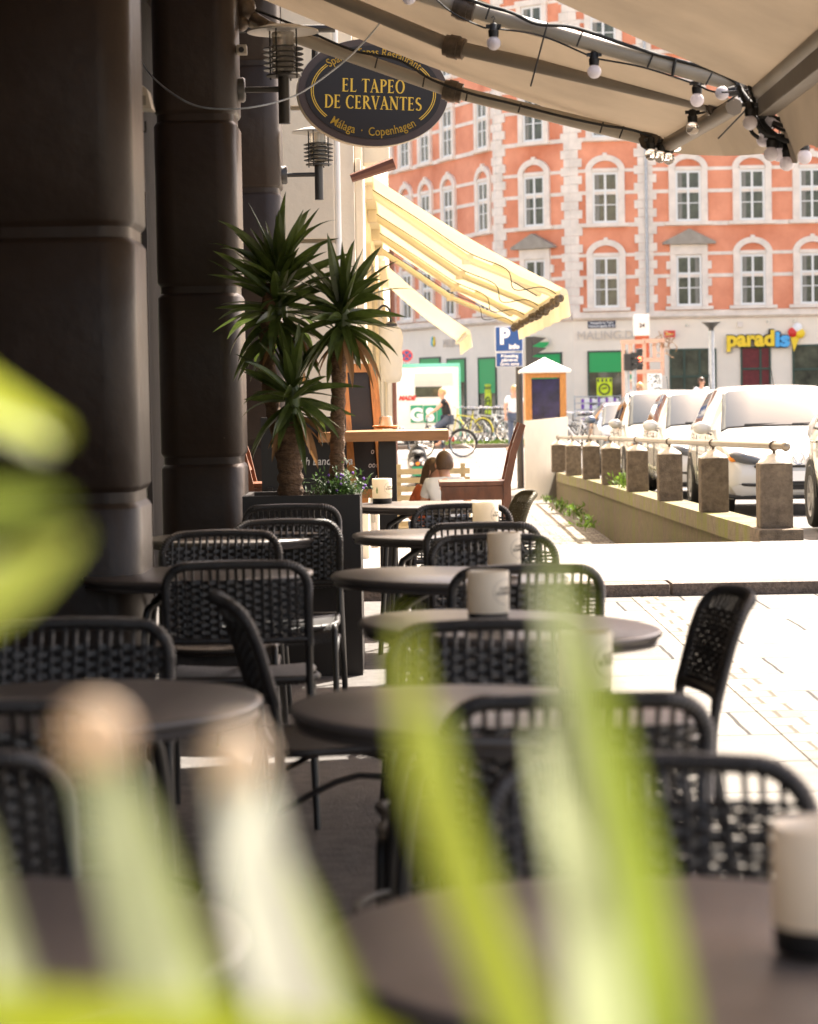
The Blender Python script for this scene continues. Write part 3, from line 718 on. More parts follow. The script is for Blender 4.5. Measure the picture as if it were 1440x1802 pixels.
def make_candle():
    t = T('candle', 'x', 'candle', (0, 0, 0)); r = .0500
    MB().lathe([(.001, .0265), (r*.98, .0265), (r, .029), (r+.0005, .124), (r-.002, .1265), (r-.007, .124), (r-.010, .112), (.001, .110)], n=36, cap=False).build('wax_body', M['wax'], t, smooth=50, local=True)
    MB().lathe([(.001, 0), (r-.003, 0), (r-.001, .002), (r-.001, .026), (.001, .026)], n=36, cap=False).build('base', M['black_base'], t, smooth=50, local=True)
    MB().tube([(0, 0, .11), (.001, 0, .118)], .0012, 5).build('wick', M['black_base'], t, local=True)
    e = MB(); A0 = R(-38)
    def wrap(u, v, off=.0009):
        a = A0 + u/r; return Vector(((r+off)*math.cos(a), (r+off)*math.sin(a), .078+v))
    for (ra, rb, th) in ((.034, .031, .0009),):
        n = 40
        for k in range(n):
            a0, a1 = 2*PI*k/n, 2*PI*(k+1)/n
            e.add([wrap(ra*math.cos(a0), rb*math.sin(a0)), wrap(ra*math.cos(a1), rb*math.sin(a1)), wrap((ra-th)*math.cos(a1), (rb-th)*math.sin(a1)), wrap((ra-th)*math.cos(a0), (rb-th)*math.sin(a0))], [(0, 1, 2, 3)])
    for s_, z in (('EL TAPEO', .007), ('DE CERVANTES', -.004)):
        m_ = text_mb(s_, .0105, .0004, .0003, xs=.72); e.add([wrap(q.x, q.y+z, .0012+q.z) for q in m_.v], m_.f)
    e.build('emblem', M['emblem_ink'], t, local=True); return t
can0 = make_candle(); cu_ = [False]
def candle(px, py, label, rz=0):
    p = PZ(px, py, .743); o = can0 if not cu_[0] else copy_tree(can0); cu_[0] = True
    o.location = (p.x, p.y, .7435); o.rotation_euler = (0, 0, R(rz)); tag(o, label, 'candle', 'thick cream candles on the tables')
candle(1450, 1672, 'large cream candle in a black base at the right edge of the photo', 40)
candle(1030, 1236, 'cream candle seen through the green leaf on the second right table', 6)
candle(860, 1097, 'cream candle with oval emblem in front of the third row chair back', 0)
candle(888, 1010, 'cream candle between two chair backs, its black base hidden', 8)
candle(855, 940, 'overexposed white candle before the legs of the brown bar chair', 10)
candle(673, 886, 'cream candle on the farthest round table beside the planter', 0)
# small carafe/glass set on left service tray
for i_, (x, y, z) in enumerate(((587, 1098, .62), (598, 1100, .62))):
    pass
# ------------------------------------------------------------------ awnings over the tables
def arm(parent, pts, r, m='awning_arm', joints=(), jr=1.5, flat=None):
    MB().tube(pts, r, 10).build('arm', M[m], parent, smooth=60)
    for j in joints:
        p, q = Vector(j[0]), Vector(j[1]); d = (q-p).normalized()
        mb = MB(); mb.tube([p-d*.05, p-d*.047, p+d*.047, p+d*.05], [r*.9, r*jr, r*jr, r*.9], 10); mb.tube([p-d*.025, p+d*.02], r*jr*1.12, 10); mb.build('elbow_joint', M['joint_metal'], parent, smooth=40)
A = {}
fw, ff = PX(440, -12, 12.5), PX(1163, 252, 12.3); nf = PX(1292, 176, 10.8); nw = Vector((-.85, 10.9, 3.62))
AW = T('awning', 'beige canvas awning above the oval restaurant sign, its arm hung with string lights', 'awning', (-.8, 11.7, 3.4))
def canv(u, v):
    a = nw.lerp(fw, v); b_ = nf.lerp(ff, v); p = a.lerp(b_, u); p.z -= .05*math.sin(PI*u)*math.sin(PI*v)+.035*math.sin(PI*u); return p
MB().sheet(canv, 24, 10, .004, (0, 0, -1)).build('canvas', M['awning_canvas'], AW, smooth=60)
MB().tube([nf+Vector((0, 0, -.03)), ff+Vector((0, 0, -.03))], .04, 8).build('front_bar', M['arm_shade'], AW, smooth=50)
def val(u, v):
    p = nf.lerp(ff, u)+Vector((.045, 0, -.03)); dr = lerp(.20, .02, u**1.3)*v; p.z -= dr; p.x += dr*.55*(1+.15*math.sin(u*14)); return p
MB().sheet(val, 20, 6, .003, (1, 0, 0)).build('valance', M['awning_canvas'], AW, smooth=60)
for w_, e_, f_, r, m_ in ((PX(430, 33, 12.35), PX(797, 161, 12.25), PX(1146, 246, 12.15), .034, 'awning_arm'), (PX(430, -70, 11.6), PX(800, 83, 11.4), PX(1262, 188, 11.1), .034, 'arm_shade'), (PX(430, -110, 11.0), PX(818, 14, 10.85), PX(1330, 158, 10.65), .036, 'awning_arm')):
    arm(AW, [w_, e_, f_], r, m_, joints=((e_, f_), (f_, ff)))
b = MB(); b.tube([(-.84, 11.0, 3.50), (-.84, 12.6, 3.44)], .07, 10); b.box2((-.90, 11.0, 3.46), (-.80, 12.6, 3.66)); b.build('roller_case', M['joint_metal'], AW)
b = MB(); b.ball(PX(430, 14, 12.3), (.06, .06, .07)); b.ball(PX(424, 40, 12.3), (.045, .05, .045)); b.tube([PX(430, 20, 12.3), PX(470, 45, 12.3)], .03, 8); b.build('wall_bracket', M['joint_metal'], AW, smooth=50)
bf, bn = PX(1340, 160, 10.3), PX(1340, 160, 10.3)*1.0
bn = Vector((bf.x+.02, 3.25, bf.z+.02)); bwf = PX(560, -190, 10.3); bwf = Vector((-.85, 10.3, 3.80)); bwn = Vector((-.85, 3.25, 3.80))
BW = T('awning', 'large beige canvas awning filling the top right corner, nearest to the camera', 'awning', (-.8, 7, 3.8))
def canv2(u, v):
    p = bwn.lerp(bwf, v).lerp(bn.lerp(bf, v), u); p.z -= .07*math.sin(PI*u); p.z -= .02*math.sin(v*30)*math.sin(PI*u)*.4; return p
MB().sheet(canv2, 24, 40, .004, (0, 0, -1)).build('canvas', M['awning_canvas'], BW, smooth=60)
MB().tube([bn, bf], .045, 10).build('front_bar', M['awning_arm'], BW, smooth=50)
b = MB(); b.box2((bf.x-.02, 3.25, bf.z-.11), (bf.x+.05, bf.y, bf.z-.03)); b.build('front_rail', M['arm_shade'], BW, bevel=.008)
def val2(u, v):
    y = lerp(bf.y, 3.25, u); dr = v*(.24+.02*math.sin(u*70)); return (bf.x+.055+dr*.22+.012*math.sin(u*95)*v, y, bf.z-.06-dr)
MB().sheet(val2, 90, 5, .003, (1, 0, 0)).build('valance', M['awning_canvas'], BW, smooth=60)
for yy in (4.6, 7.3):
    MB().tube([(-.85, yy, 3.6), (.3, yy+.9, 3.12), (bf.x, yy, bf.z-.02)], .036, 8).build('arm', M['awning_arm'], BW, smooth=50)
# yellow awning on the cream building
def yellow_awning(y0, y1, xw, zw, xf, zf, label, narms):
    t = T('awning', label, 'awning', (xw, y0, zw))
    def g_(u, v):
        p = Vector((lerp(xw, xf, u), lerp(y0, y1, v), lerp(zw, zf, u)-.05*math.sin(PI*u))); return p
    MB().sheet(g_, 12, 18, .004, (0, 0, 1)).build('canvas', M['yellow_canvas'], t, smooth=60)
    MB().tube([(xf, y0, zf-.03), (xf, y1, zf-.03)], .035, 8).build('front_bar', M['cream_arm'], t, smooth=50)
    MB().sheet(lambda u, v: (xf+.035+.02*v+.012*math.sin(u*44)*v, lerp(y0, y1, u), zf-.04-.19*v), 60, 4, .003, (1, 0, 0)).build('valance', M['yellow_canvas'], t, smooth=60)
    b = MB(); b.box2((xw-.02, y0, zw-.12), (xw+.1, y1, zw-.04)); b.tube([(xw+.03, y0, zw+.02), (xw+.03, y1, zw+.02)], .06, 8); b.build('roller_case', M['cream_arm'], t, smooth=40)
    for k in range(narms):
        y = lerp(y0+.35, y1-.6, k/max(1, narms-1)); a = Vector((xw+.05, y, zw-.16)); c = Vector((xf, y, zf-.06)); e = a.lerp(c, .52)+Vector((0, .25, -.10))
        MB().tube([a, e], .036, 8, flat=.75).build('arm', M['cream_arm'], t, smooth=50); MB().tube([e, c], .030, 8, flat=.75).build('arm', M['cream_arm'], t, smooth=50)
        b = MB(); b.box(e, (.10, .05, .09)); b.build('elbow_joint', M['cream_trim'], t, bevel=.01); b = MB(); b.box(a, (.09, .12, .16)); b.build('wall_bracket', M['cream_trim'], t, bevel=.01)
        cd_ = smoothpath([a+Vector((0, -.04, .03)), a.lerp(e, .5)+Vector((0, -.06, .05)), e+Vector((0, -.05, .06)), e.lerp(c, .35)+Vector((.05, -.16, .02)), e.lerp(c, .5)+Vector((0, -.05, -.10)), e.lerp(c, .8)+Vector((0, -.05, .02)), c], 6)
        (MB().tube(cd_, .0045, 5).build('cable', M['black_base'], t) if narms > 2 else None)
        if k % 2 == 0 and narms > 2:
            b = MB(); h0 = e.lerp(c, .55)+Vector((0, .35, .02)); b.box(h0, (.50, .16, .06), 0, Matrix.Rotation(math.atan2(zw-zf, xf-xw)*1.0, 3, 'Y')); hb = b.build('heater', M['cream_arm'], t, bevel=.01)
            b = MB(); b.box(h0+Vector((0, 0, -.034)), (.42, .10, .012), 0, Matrix.Rotation(math.atan2(zw-zf, xf-xw), 3, 'Y')); b.build('grille', M['lamp_metal'], hb)
    b = MB()
    if narms < 3: return t
    for k in range(int((y1-y0)*4)):
        y = lerp(y0, y1, k/((y1-y0)*4)); b.ball((xf-.03+random.uniform(-.02, .02), y, zf-.10+random.uniform(-.02, .03)), .035, 6, 4)
    b.build('dry_garland', M['joint_metal'], t)['kind'] = 'stuff'
    return t
q0 = PX(998, 508, 20.6); qw = PX(652, 306, 20.6)
yellow_awning(20.6, 30.0, -.36, qw.z+.05, q0.x-.03, q0.z, 'yellow canvas awning with cream folding arms on the cream building, the near one', 4)
q1 = PX(822, 582, 33.5)
yellow_awning(33.0, 40.0, -.36, 3.15, q1.x, q1.z, 'far yellow canvas awning, only its lower corner showing below the near one', 0)
# ------------------------------------------------------------------ string lights and cables
def mk_bulb(clear):
    t = T('light_bulb', 'x', 'bulb', (0, 0, 0)); s = 1.0
    b = MB(); b.lathe([(.010, .0), (.0135, -.004), (.0145, -.02), (.018, -.024), (.0165, -.045), (.001, -.045)], n=12); b.tube([(0, 0, 0), (0, 0, .010), (.006, 0, .016), (0, 0, .024), (-.006, 0, .018)], .002, 5); b.box((0, 0, -.010), (.05, .014, .012)); b.build('socket', M['black_base'], t, smooth=40, local=True)
    b = MB(); b.ball((0, 0, -.066), .0235, 16, 12); b.build('globe', M['clear_glass' if clear else 'bulb_white'], t, smooth=80, local=True)
    return t
protoB = {}
def bulb(x, y, d, label, clear=False, ang=0, ang2=0):
    """x,y: centre of the globe"""
    p = PX(x, y, d)
    if clear in protoB: o = copy_tree(protoB[clear])
    else: o = protoB[clear] = mk_bulb(clear)
    Q = Matrix.Rotation(R(ang), 3, 'Y') @ Matrix.Rotation(R(ang2), 3, 'X')
    o.rotation_euler = Q.to_euler(); o.scale = (1.32, 1.32, 1.32); o.location = p - Q @ Vector((0, 0, -.087))
    tag(o, label, 'bulb', 'bulbs of the string lights'); return o.location.copy()
BU = [(869, 76, 'white bulb hanging below the elbow of the upper awning arm, leftmost full bulb'), (1046, 126, 'white bulb hanging in the middle of the upper awning arm'), (1227, 176, 'white bulb just left of the sideways bulb at the awning joint')]
bl = [bulb(x, y, 10.75, l) for x, y, l in BU]
bulb(720, -4, 10.8, 'white bulb cut by the top edge of the photo above the oval sign', ang=10)
bulb(1271, 164, 10.6, 'white bulb lying sideways at the end of the awning arm', ang=80)
bulb(1219, 226, 11.2, 'clear bulb hanging alone under the folded front bar', True)
for x, y, l, a in ((1146, 272, 'clear bulb at the left end of the cluster under the far awning corner', 0), (1177, 279, 'clear bulb lowest in the cluster under the far awning corner', 5), (1191, 256, 'clear bulb at the right of the cluster under the far awning corner', -5), (1162, 276, 'clear bulb in the middle of the cluster under the far awning corner', 14)):
    bulb(x, y, 12.1, l, True, a)
for x, y, l, a in ((1320, 216, 'white bulb partly hidden behind dark sockets left of the big cluster', 0), (1357, 214, 'white bulb tilted right at the top of the big cluster', -50), (1344, 246, 'white bulb high in the big cluster at the right', 0), (1357, 271, 'white bulb left of the lowest pair in the big cluster', 4), (1385, 288, 'lowest white bulb of the big cluster', 0), (1416, 276, 'white bulb right of the lowest one in the big cluster', -3), (1372, 272, 'white bulb behind the lowest pair in the big cluster', 0), (1446, 242, 'white bulb cut by the right edge of the photo', -30)):
    bulb(x, y, 10.2 + random.uniform(-.05, .1), l, False, a)
def cable(name, pts, r, label, cat='cable', m='rubber', k=6):
    P = smoothpath(pts, k); o = MB().tube(P, r, 6).build(name, M[m], loc=P[0], smooth=60); return tag(o, label, cat)
cable('light_string', [PX(740, -30, 10.8), PX(790, 18, 10.78), PX(845, 46, 10.75), PX(869, 50, 10.75), PX(950, 62, 10.75), PX(1030, 95, 10.75), PX(1050, 103, 10.75), PX(1130, 118, 10.7), PX(1215, 145, 10.7), PX(1232, 152, 10.7), PX(1262, 162, 10.6), PX(1330, 158, 10.4)], .0045, 'thin black cord holding the white bulbs along the upper awning arm')
cable('power_cable', [PX(800, -12, 10.8), PX(850, 8, 10.78), PX(900, 22, 10.75), PX(945, 42, 10.74), PX(1010, 48, 10.72), PX(1090, 75, 10.7), PX(1170, 100, 10.68), PX(1250, 122, 10.65), PX(1300, 150, 10.6), PX(1325, 200, 10.4), PX(1360, 235, 10.3), PX(1400, 245, 10.3), PX(1450, 225, 10.2)], .009, 'thick black cable running on top of the upper awning arm to the bulb cluster')
cable('power_cable', [PX(440, 14, 12.3), PX(520, 45, 12.3), PX(620, 88, 12.25), PX(700, 105, 12.2), PX(760, 140, 12.2), PX(830, 165, 12.15), PX(900, 182, 12.15), PX(990, 205, 12.1), PX(1060, 220, 12.1), PX(1110, 228, 12.1), PX(1145, 240, 12.1), PX(1170, 256, 12.1)], .007, 'black cable along the lower awning arm in front of the oval sign')
cable('light_string', [PX(1145, 242, 12.1), PX(1160, 262, 12.1), PX(1185, 262, 12.1), PX(1205, 225, 11.8), PX(1222, 195, 11.3), PX(1228, 200, 11.2), PX(1262, 190, 11.0), PX(1300, 165, 10.6)], .005, 'black cord joining the clear bulbs under the awning corner')
cable('light_string', [PX(1300, 155, 10.4), PX(1335, 200, 10.3), PX(1350, 225, 10.25), PX(1385, 248, 10.2), PX(1420, 238, 10.2), PX(1455, 215, 10.2)], .011, 'tangle of black cord above the big bulb cluster')
cable('light_string', [PX(1310, 165, 10.4), PX(1320, 185, 10.35), PX(1345, 205, 10.3), PX(1375, 228, 10.22), PX(1410, 225, 10.2), PX(1440, 205, 10.2)], .007, 'second strand of black cord looping over the big bulb cluster')
cable('hanging_wire', [PX(246, 100, 12.0), PX(262, 128, 11.9), PX(300, 162, 11.5), PX(345, 186, 11.3), PX(400, 192, 11.2), PX(460, 186, 11.2), PX(520, 168, 11.3), PX(570, 136, 11.4), PX(620, 95, 11.5), PX(665, 45, 11.6), PX(700, -10, 11.7)], .0042, 'thin loose wire sagging from the pillars across the oval sign', 'wire', 'galvanised')
for k_, pts_ in enumerate(([(1318, 150), (1330, 190), (1322, 230), (1350, 250), (1372, 262)], [(1335, 165), (1352, 200), (1378, 215), (1392, 250), (1425, 262)], [(1360, 215), (1385, 225), (1405, 245), (1440, 238)], [(1300, 150), (1312, 182), (1342, 232), (1380, 240)])):
    cable('light_string', [PX(x, y, 10.28-.02*k_) for x, y in pts_], .009, ['thick black cord falling at the left of the big bulb cluster', 'black cord looping through the middle of the big bulb cluster', 'short black cord at the right of the big bulb cluster', 'black cord crossing behind the big bulb cluster'][k_])
def tie(x0, y0, x1, y1, d, w_=.005):
    return MB().tube([PX(x0, y0, d), PX(x1, y1, d)], w_, 5)
zt = MB()
tz = []
for (x0, y0, x1, y1, d, l) in ((863, 10, 855, 34, 10.74, 'short black cable tie on the upper arm near the first bulb'), (964, 40, 934, 152, 10.68, 'longest black cable tie hanging below the upper awning arm'), (1025, 56, 1015, 82, 10.7, 'short black cable tie between the first and second bulbs'), (1150, 95, 1139, 120, 10.68, 'short black cable tie between the second and third bulbs'), (1189, 103, 1183, 135, 10.66, 'wide black cable tie just before the third bulb'), (1255, 125, 1242, 150, 10.6, 'short black cable tie right of the third bulb'), (1340, 165, 1264, 244, 10.45, 'long slanting black cable tie crossing below the awning joint'), (665, 100, 660, 120, 12.15, 'short black cable tie on the lower arm over the oval sign'), (747, 136, 744, 153, 12.15, 'short black cable tie right of the sign lettering'), (823, 160, 820, 178, 12.1, 'short black cable tie right of the lower arm joint'), (917, 182, 912, 198, 12.1, 'short black cable tie in the middle of the lower arm'), (1062, 215, 1056, 234, 12.05, 'short black cable tie near the end of the lower arm'), (1098, 222, 1090, 243, 12.05, 'last black cable tie before the clear bulbs')):
    o = tie(x0, y0, x1, y1, d, .0075 if x0 == 1189 else .004).build('cable_tie', M['black_base'], loc=PX(x0, y0, d)); tag(o, l, 'cable tie', 'cable ties on the awning arms')
# ------------------------------------------------------------------ oval sign
sc_ = PX(657, 163, 13.4); S = 13.4/F
SG = T('restaurant_sign', 'oval dark restaurant sign with gold lettering hanging in front of the cream wall', 'sign', sc_)
TL = R(2.0); SY = R(8)
QS = Matrix.Rotation(SY, 3, 'Z') @ Matrix.Rotation(TL, 3, 'Y')
def sp(u, v, y): return sc_ + QS @ Vector((u, y, v))
def ell(a, b_, n=64): return [(a*math.cos(2*PI*k/n), b_*math.sin(2*PI*k/n)) for k in range(n)]
MB().prism(ell(133*S, 94*S), lambda u, v: sp(u, v, .0), lambda u, v: sp(u, v, .07)).build('rim_edge', M['cream_trim'], SG, smooth=30)
MB().prism(ell(132*S, 93*S), lambda u, v: sp(u, v, -.012), lambda u, v: sp(u, v, -.001)).build('frame', M['sign_brown'], SG, smooth=30)
MB().prism(ell(119*S, 81*S), lambda u, v: sp(u, v, -.018), lambda u, v: sp(u, v, -.013)).build('board', M['sign_black'], SG)
for sgn, (a, c) in [(g_, h_) for g_ in (-1, 1) for h_ in ((110, 71.5), (106.5, 68.5))]:
    b = MB()
    if True:
        for k in range(30):
            t0, t1 = R(lerp(-40, 40, k/30)), R(lerp(-40, 40, (k+1)/30)); th = 1.4
            P4 = [(sgn*a*math.cos(t0)*S, c*math.sin(t0)*S), (sgn*a*math.cos(t1)*S, c*math.sin(t1)*S), (sgn*(a-th)*math.cos(t1)*S, (c-th)*math.sin(t1)*S), (sgn*(a-th)*math.cos(t0)*S, (c-th)*math.sin(t0)*S)]
            b.add([sp(u, v, -.0195) for u, v in P4], [(0, 1, 2, 3)])
    b.build('ring_line', M['gold'], SG)
# serif capitals drawn as strokes (unit height 1)
def glyph(ch):
    B = []   # polygons
    def q(*p): B.append(list(p))
    def bar(x0, y0, x1, y1): q((x0, y0), (x1, y0), (x1, y1), (x0, y1))
    def stem(x, w=.15): bar(x, .03, x+w, .97); q((x-.07, 0), (x+w+.07, 0), (x+w, .05), (x, .05)); q((x, .95), (x+w, .95), (x+w+.07, 1), (x-.07, 1))
    def stroke(pts, ws):
        for i in range(len(pts)-1):
            (x0, y0), (x1, y1) = pts[i], pts[i+1]; dx, dy = x1-x0, y1-y0; L_ = math.hypot(dx, dy) or 1; nx, ny = -dy/L_, dx/L_
            w0, w1 = ws[i]/2, ws[i+1]/2; q((x0-nx*w0, y0-ny*w0), (x1-nx*w1, y1-ny*w1), (x1+nx*w1, y1+ny*w1), (x0+nx*w0, y0+ny*w0))
    def arc(cx, cy, rx, ry, a0, a1, wmin=.05, wmax=.15, n=14):
        pts = []; ws = []
        for i in range(n+1):
            a = R(lerp(a0, a1, i/n)); pts.append((cx+rx*math.cos(a), cy+ry*math.sin(a))); ws.append(lerp(wmin, wmax, abs(math.cos(a))))
        stroke(pts, ws)
    if ch in 'EL':
        stem(.07); bar(.15, .0, .50, .06); q((.44, .05), (.50, .05), (.54, .20))
        if ch == 'E': bar(.15, .94, .48, 1.0); q((.42, .95), (.48, .95), (.50, .80)); bar(.2, .48, .42, .54); q((.38, .42), (.43, .42), (.43, .60), (.38, .60)); return B, .60
        return B, .58
    if ch == 'T': stem(.24); bar(.02, .94, .62, 1.0); q((.0, .80), (.04, 1.0), (.10, .95)); q((.64, .80), (.60, 1.0), (.54, .95)); return B, .64
    if ch == 'A': stroke([(.10, .03), (.36, 1.0)], [.06, .06]); stroke([(.32, 1.0), (.60, .03)], [.12, .16]); bar(.18, .30, .50, .36); bar(.0, 0, .22, .05); bar(.46, 0, .74, .05); return B, .74
    if ch == 'V': stroke([(.12, .97), (.38, .0)], [.16, .12]); stroke([(.34, .0), (.60, .97)], [.06, .06]); bar(-.02, .95, .26, 1); bar(.48, .95, .72, 1); return B, .70
    if ch == 'P': stem(.07); arc(.22, .74, .27, .235, 90, -90); return B, .58
    if ch == 'R': stem(.07); arc(.22, .75, .25, .225, 90, -90); stroke([(.28, .52), (.62, .02)], [.12, .16]); bar(.55, 0, .72, .05); return B, .68
    if ch == 'D': stem(.07); arc(.22, .5, .42, .475, 90, -90); return B, .74
    if ch == 'O': arc(.38, .5, .30, .485, 0, 360, n=26); return B, .78
    if ch == 'C': arc(.40, .5, .32, .485, 50, 310, n=20); q((.58, .80), (.64, .80), (.64, 1.0), (.60, .97)); return B, .70
    if ch == 'N': bar(.09, .03, .15, .97); stroke([(.12, .97), (.62, .03)], [.16, .16]); bar(.60, .03, .66, 1); bar(0, 0, .24, .05); bar(.50, .95, .76, 1); bar(-.02, .95, .16, 1); return B, .78
    if ch == 'S': arc(.27, .73, .18, .235, 40, 240, n=12); arc(.27, .27, .20, .24, 60, -150, n=12); stroke([(.17, .60), (.38, .42)], [.15, .15]); return B, .54
    return B, .30
def serif_line(s, cx, cy, h, tw):
    xs = []; x = 0; gl = []
    for ch in s: B, a = glyph(ch); gl.append((B, x)); x += a+.035
    k = tw/x; b = MB(); e = 0
    for B, x0 in gl:
        for poly in B:
            e += 1; b.add([sp(cx-tw/2+(x0+u)*k, cy-h/2+v*h, -.0196-.00001*(e % 7)) for u, v in poly], [tuple(range(len(poly)))])
    return b
serif_line('EL TAPEO', 0, 11*S, 23*S, 112*S).build('lettering', M['gold'], SG)
serif_line('DE CERVANTES', 0, -18*S, 23*S, 172*S).build('lettering', M['gold'], SG)
def arc_text(s, size, a, c, top=True, xs=.85):
    mb = text_mb(s, size, .001, .0004, xs=xs); out = MB(); N = 400
    # arclength table of the ellipse from the top/bottom point
    tab = [(0, 0.0)]; L_ = 0; pr = (0, c if top else -c)
    for i in range(1, N):
        th = PI*.48*i/N; p = (a*math.sin(th), (c if top else -c)*math.cos(th)); L_ += math.hypot(p[0]-pr[0], p[1]-pr[1]); tab.append((th, L_)); pr = p
    def th_of(x):
        ax = abs(x)
        for (t0, l0), (t1, l1) in zip(tab, tab[1:]):
            if ax <= l1: t = lerp(t0, t1, (ax-l0)/(l1-l0)); break
        else: t = tab[-1][0]
        return t if x >= 0 else -t
    vs = []
    for q in mb.v:
        th = th_of(q.x); px, py = a*math.sin(th), (c if top else -c)*math.cos(th)
        tx, ty = a*math.cos(th), (-c if top else c)*math.sin(th); l = math.hypot(tx, ty); nx, ny = -ty/l, tx/l
        vs.append(sp(px+nx*q.y, py+ny*q.y, -.0195))
    out.add(vs, mb.f); return out
arc_text('Spanish Tapas Restaurant', 21*S, 108*S, 69*S, True, .80).build('lettering', M['gold'], SG)
arc_text('Málaga  ·  Copenhagen', 21*S, 106*S, 69*S, False, .80).build('lettering', M['gold'], SG)
b = MB(); b.tube([PX(555, 48, 13.5), PX(555, 120, 13.5)], .02, 8); b.tube([PX(500, 50, 13.5)+Vector((-.3, 0, 0)), PX(590, 50, 13.5)], .022, 8); b.build('bracket', M['black_metal'], SG)
# ------------------------------------------------------------------ wall lamps
def wall_lamp(px, pyd, d, S_, label, xwall):
    """px: pipe centre x, pyd: y of the disc, d: depth"""
    s = F/d; c = PX(px, pyd, d); t = T('wall_lamp', label, 'lamp', c, 'louvred wall lamps on the pillars')
    P = lambda dz: c + Vector((0, 0, dz))
    MB().lathe([(.001, .012), (.10, .010), (.176, -.012), (.178, -.020), (.10, -.008), (.001, -.006)], c, 32, cap=False).build('top_disc', M['lamp_disc'], t, smooth=50)
    b = MB()
    for k in range(5): b.lathe([(.060, -.088-k*.026), (.100, -.100-k*.026), (.100, -.103-k*.026), (.060, -.092-k*.026)], c, 28, cap=False)
    b.lathe([(.001, -.232), (.088, -.230), (.088, -.238), (.001, -.240)], c, 24, cap=False); b.build('louvre', M['lamp_metal'], t, smooth=40)
    b = MB()
    for a in (45, 135, 225, 315): b.tube([c+Vector((.074*math.cos(R(a+20)), .074*math.sin(R(a+20)), .0)), c+Vector((.074*math.cos(R(a+20)), .074*math.sin(R(a+20)), -.25))], .0045, 6)
    b.build('rod', M['lamp_metal'], t)
    MB().lathe([(.001, -.02)]+[(.055+.004*(k % 2), -.02-.013*k) for k in range(16)]+[(.001, -.225)], c, 20, cap=False).build('glass', M['lamp_glass'], t, smooth=40)
    MB().tube([P(-.24), P(-.47)], .030, 14).build('pipe', M['lamp_metal'], t, smooth=50)
    MB().tube([P(-.30), Vector((xwall+.03, c.y, c.z-.30))], .015, 8).build('arm', M['lamp_metal'], t, smooth=50)
    MB().tube([Vector((xwall-.01, c.y, c.z-.30)), Vector((xwall+.032, c.y, c.z-.30)), Vector((xwall+.04, c.y, c.z-.30))], [.062, .062, .055], 20).build('wall_plate', M['lamp_metal'], t, smooth=50)
wall_lamp(498, 50, 12.1, 1, 'louvred wall lamp with a round metal disc, the nearer and larger of the two', -.818)
wall_lamp(560, 228, 16.35, 1, 'louvred wall lamp with a round metal disc, the farther one below the oval sign', -.818)
p = PX(426, 88, 12.0)
t = T('security_camera', 'small beige box camera on the pillar above the near wall lamp', 'camera', p); b = MB(); b.box(p, (.05, .08, .045)); b.build('housing', M['awning_arm'], t, bevel=.006); MB().tube([p+Vector((0, -.04, -.005)), p+Vector((0, -.05, -.005))], .014, 12).build('lens', M['black_metal'], t)
p = PX(255, 170, 9.0)
t = T('floodlight', 'small cream floodlight between the first two pillars', 'lamp', p)
b = MB(); b.prism([(-.05, -.045), (.03, -.05), (.015, .02), (-.03, .06), (-.05, .06)], lambda u, v: p+Vector((u, -.05, v)), lambda u, v: p+Vector((u, .08, v))); b.build('housing', M['awning_arm'], t, bevel=.004)
b = MB(); b.box(p+Vector((-.01, -.053, -.02)), (.04, .006, .035)); b.build('lens', M['lamp_glass'], t)
b = MB(); b.tube(smoothpath([p+Vector((-.03, 0, -.05)), p+Vector((-.02, 0, -.11)), p+Vector((0, 0, -.13)), p+Vector((.0, 0, -.09))], 4), .004, 5); b.build('cable', M['black_base'], t)
# globe lamp on the cream wall
p = PX(688, 572, 21.0)
t = T('globe_lamp', 'white glass pendant lamp on a black hook beside the yucca leaves', 'lamp', p)
MB().lathe([(.03, 0), (.085, -.03), (.105, -.10), (.10, -.17), (.088, -.22), (.098, -.27), (.098, -.34), (.088, -.38), (.092, -.43), (.07, -.49), (.02, -.50)], p, 24).build('shade', mat('opal_glass', (.85, .82, .76), .3, transl=.6), t, smooth=60)
b = MB(); b.lathe([(.055, -.02), (.055, .01), (.02, .03)], p, 16); b.tube(smoothpath([p+Vector((0, 0, .02)), p+Vector((-.01, 0, .13)), p+Vector((-.06, 0, .17)), p+Vector((-.12, 0, .13)), p+Vector((-.20, 0, .12))], 5), .011, 6); b.build('hook', M['black_metal'], t, smooth=40)
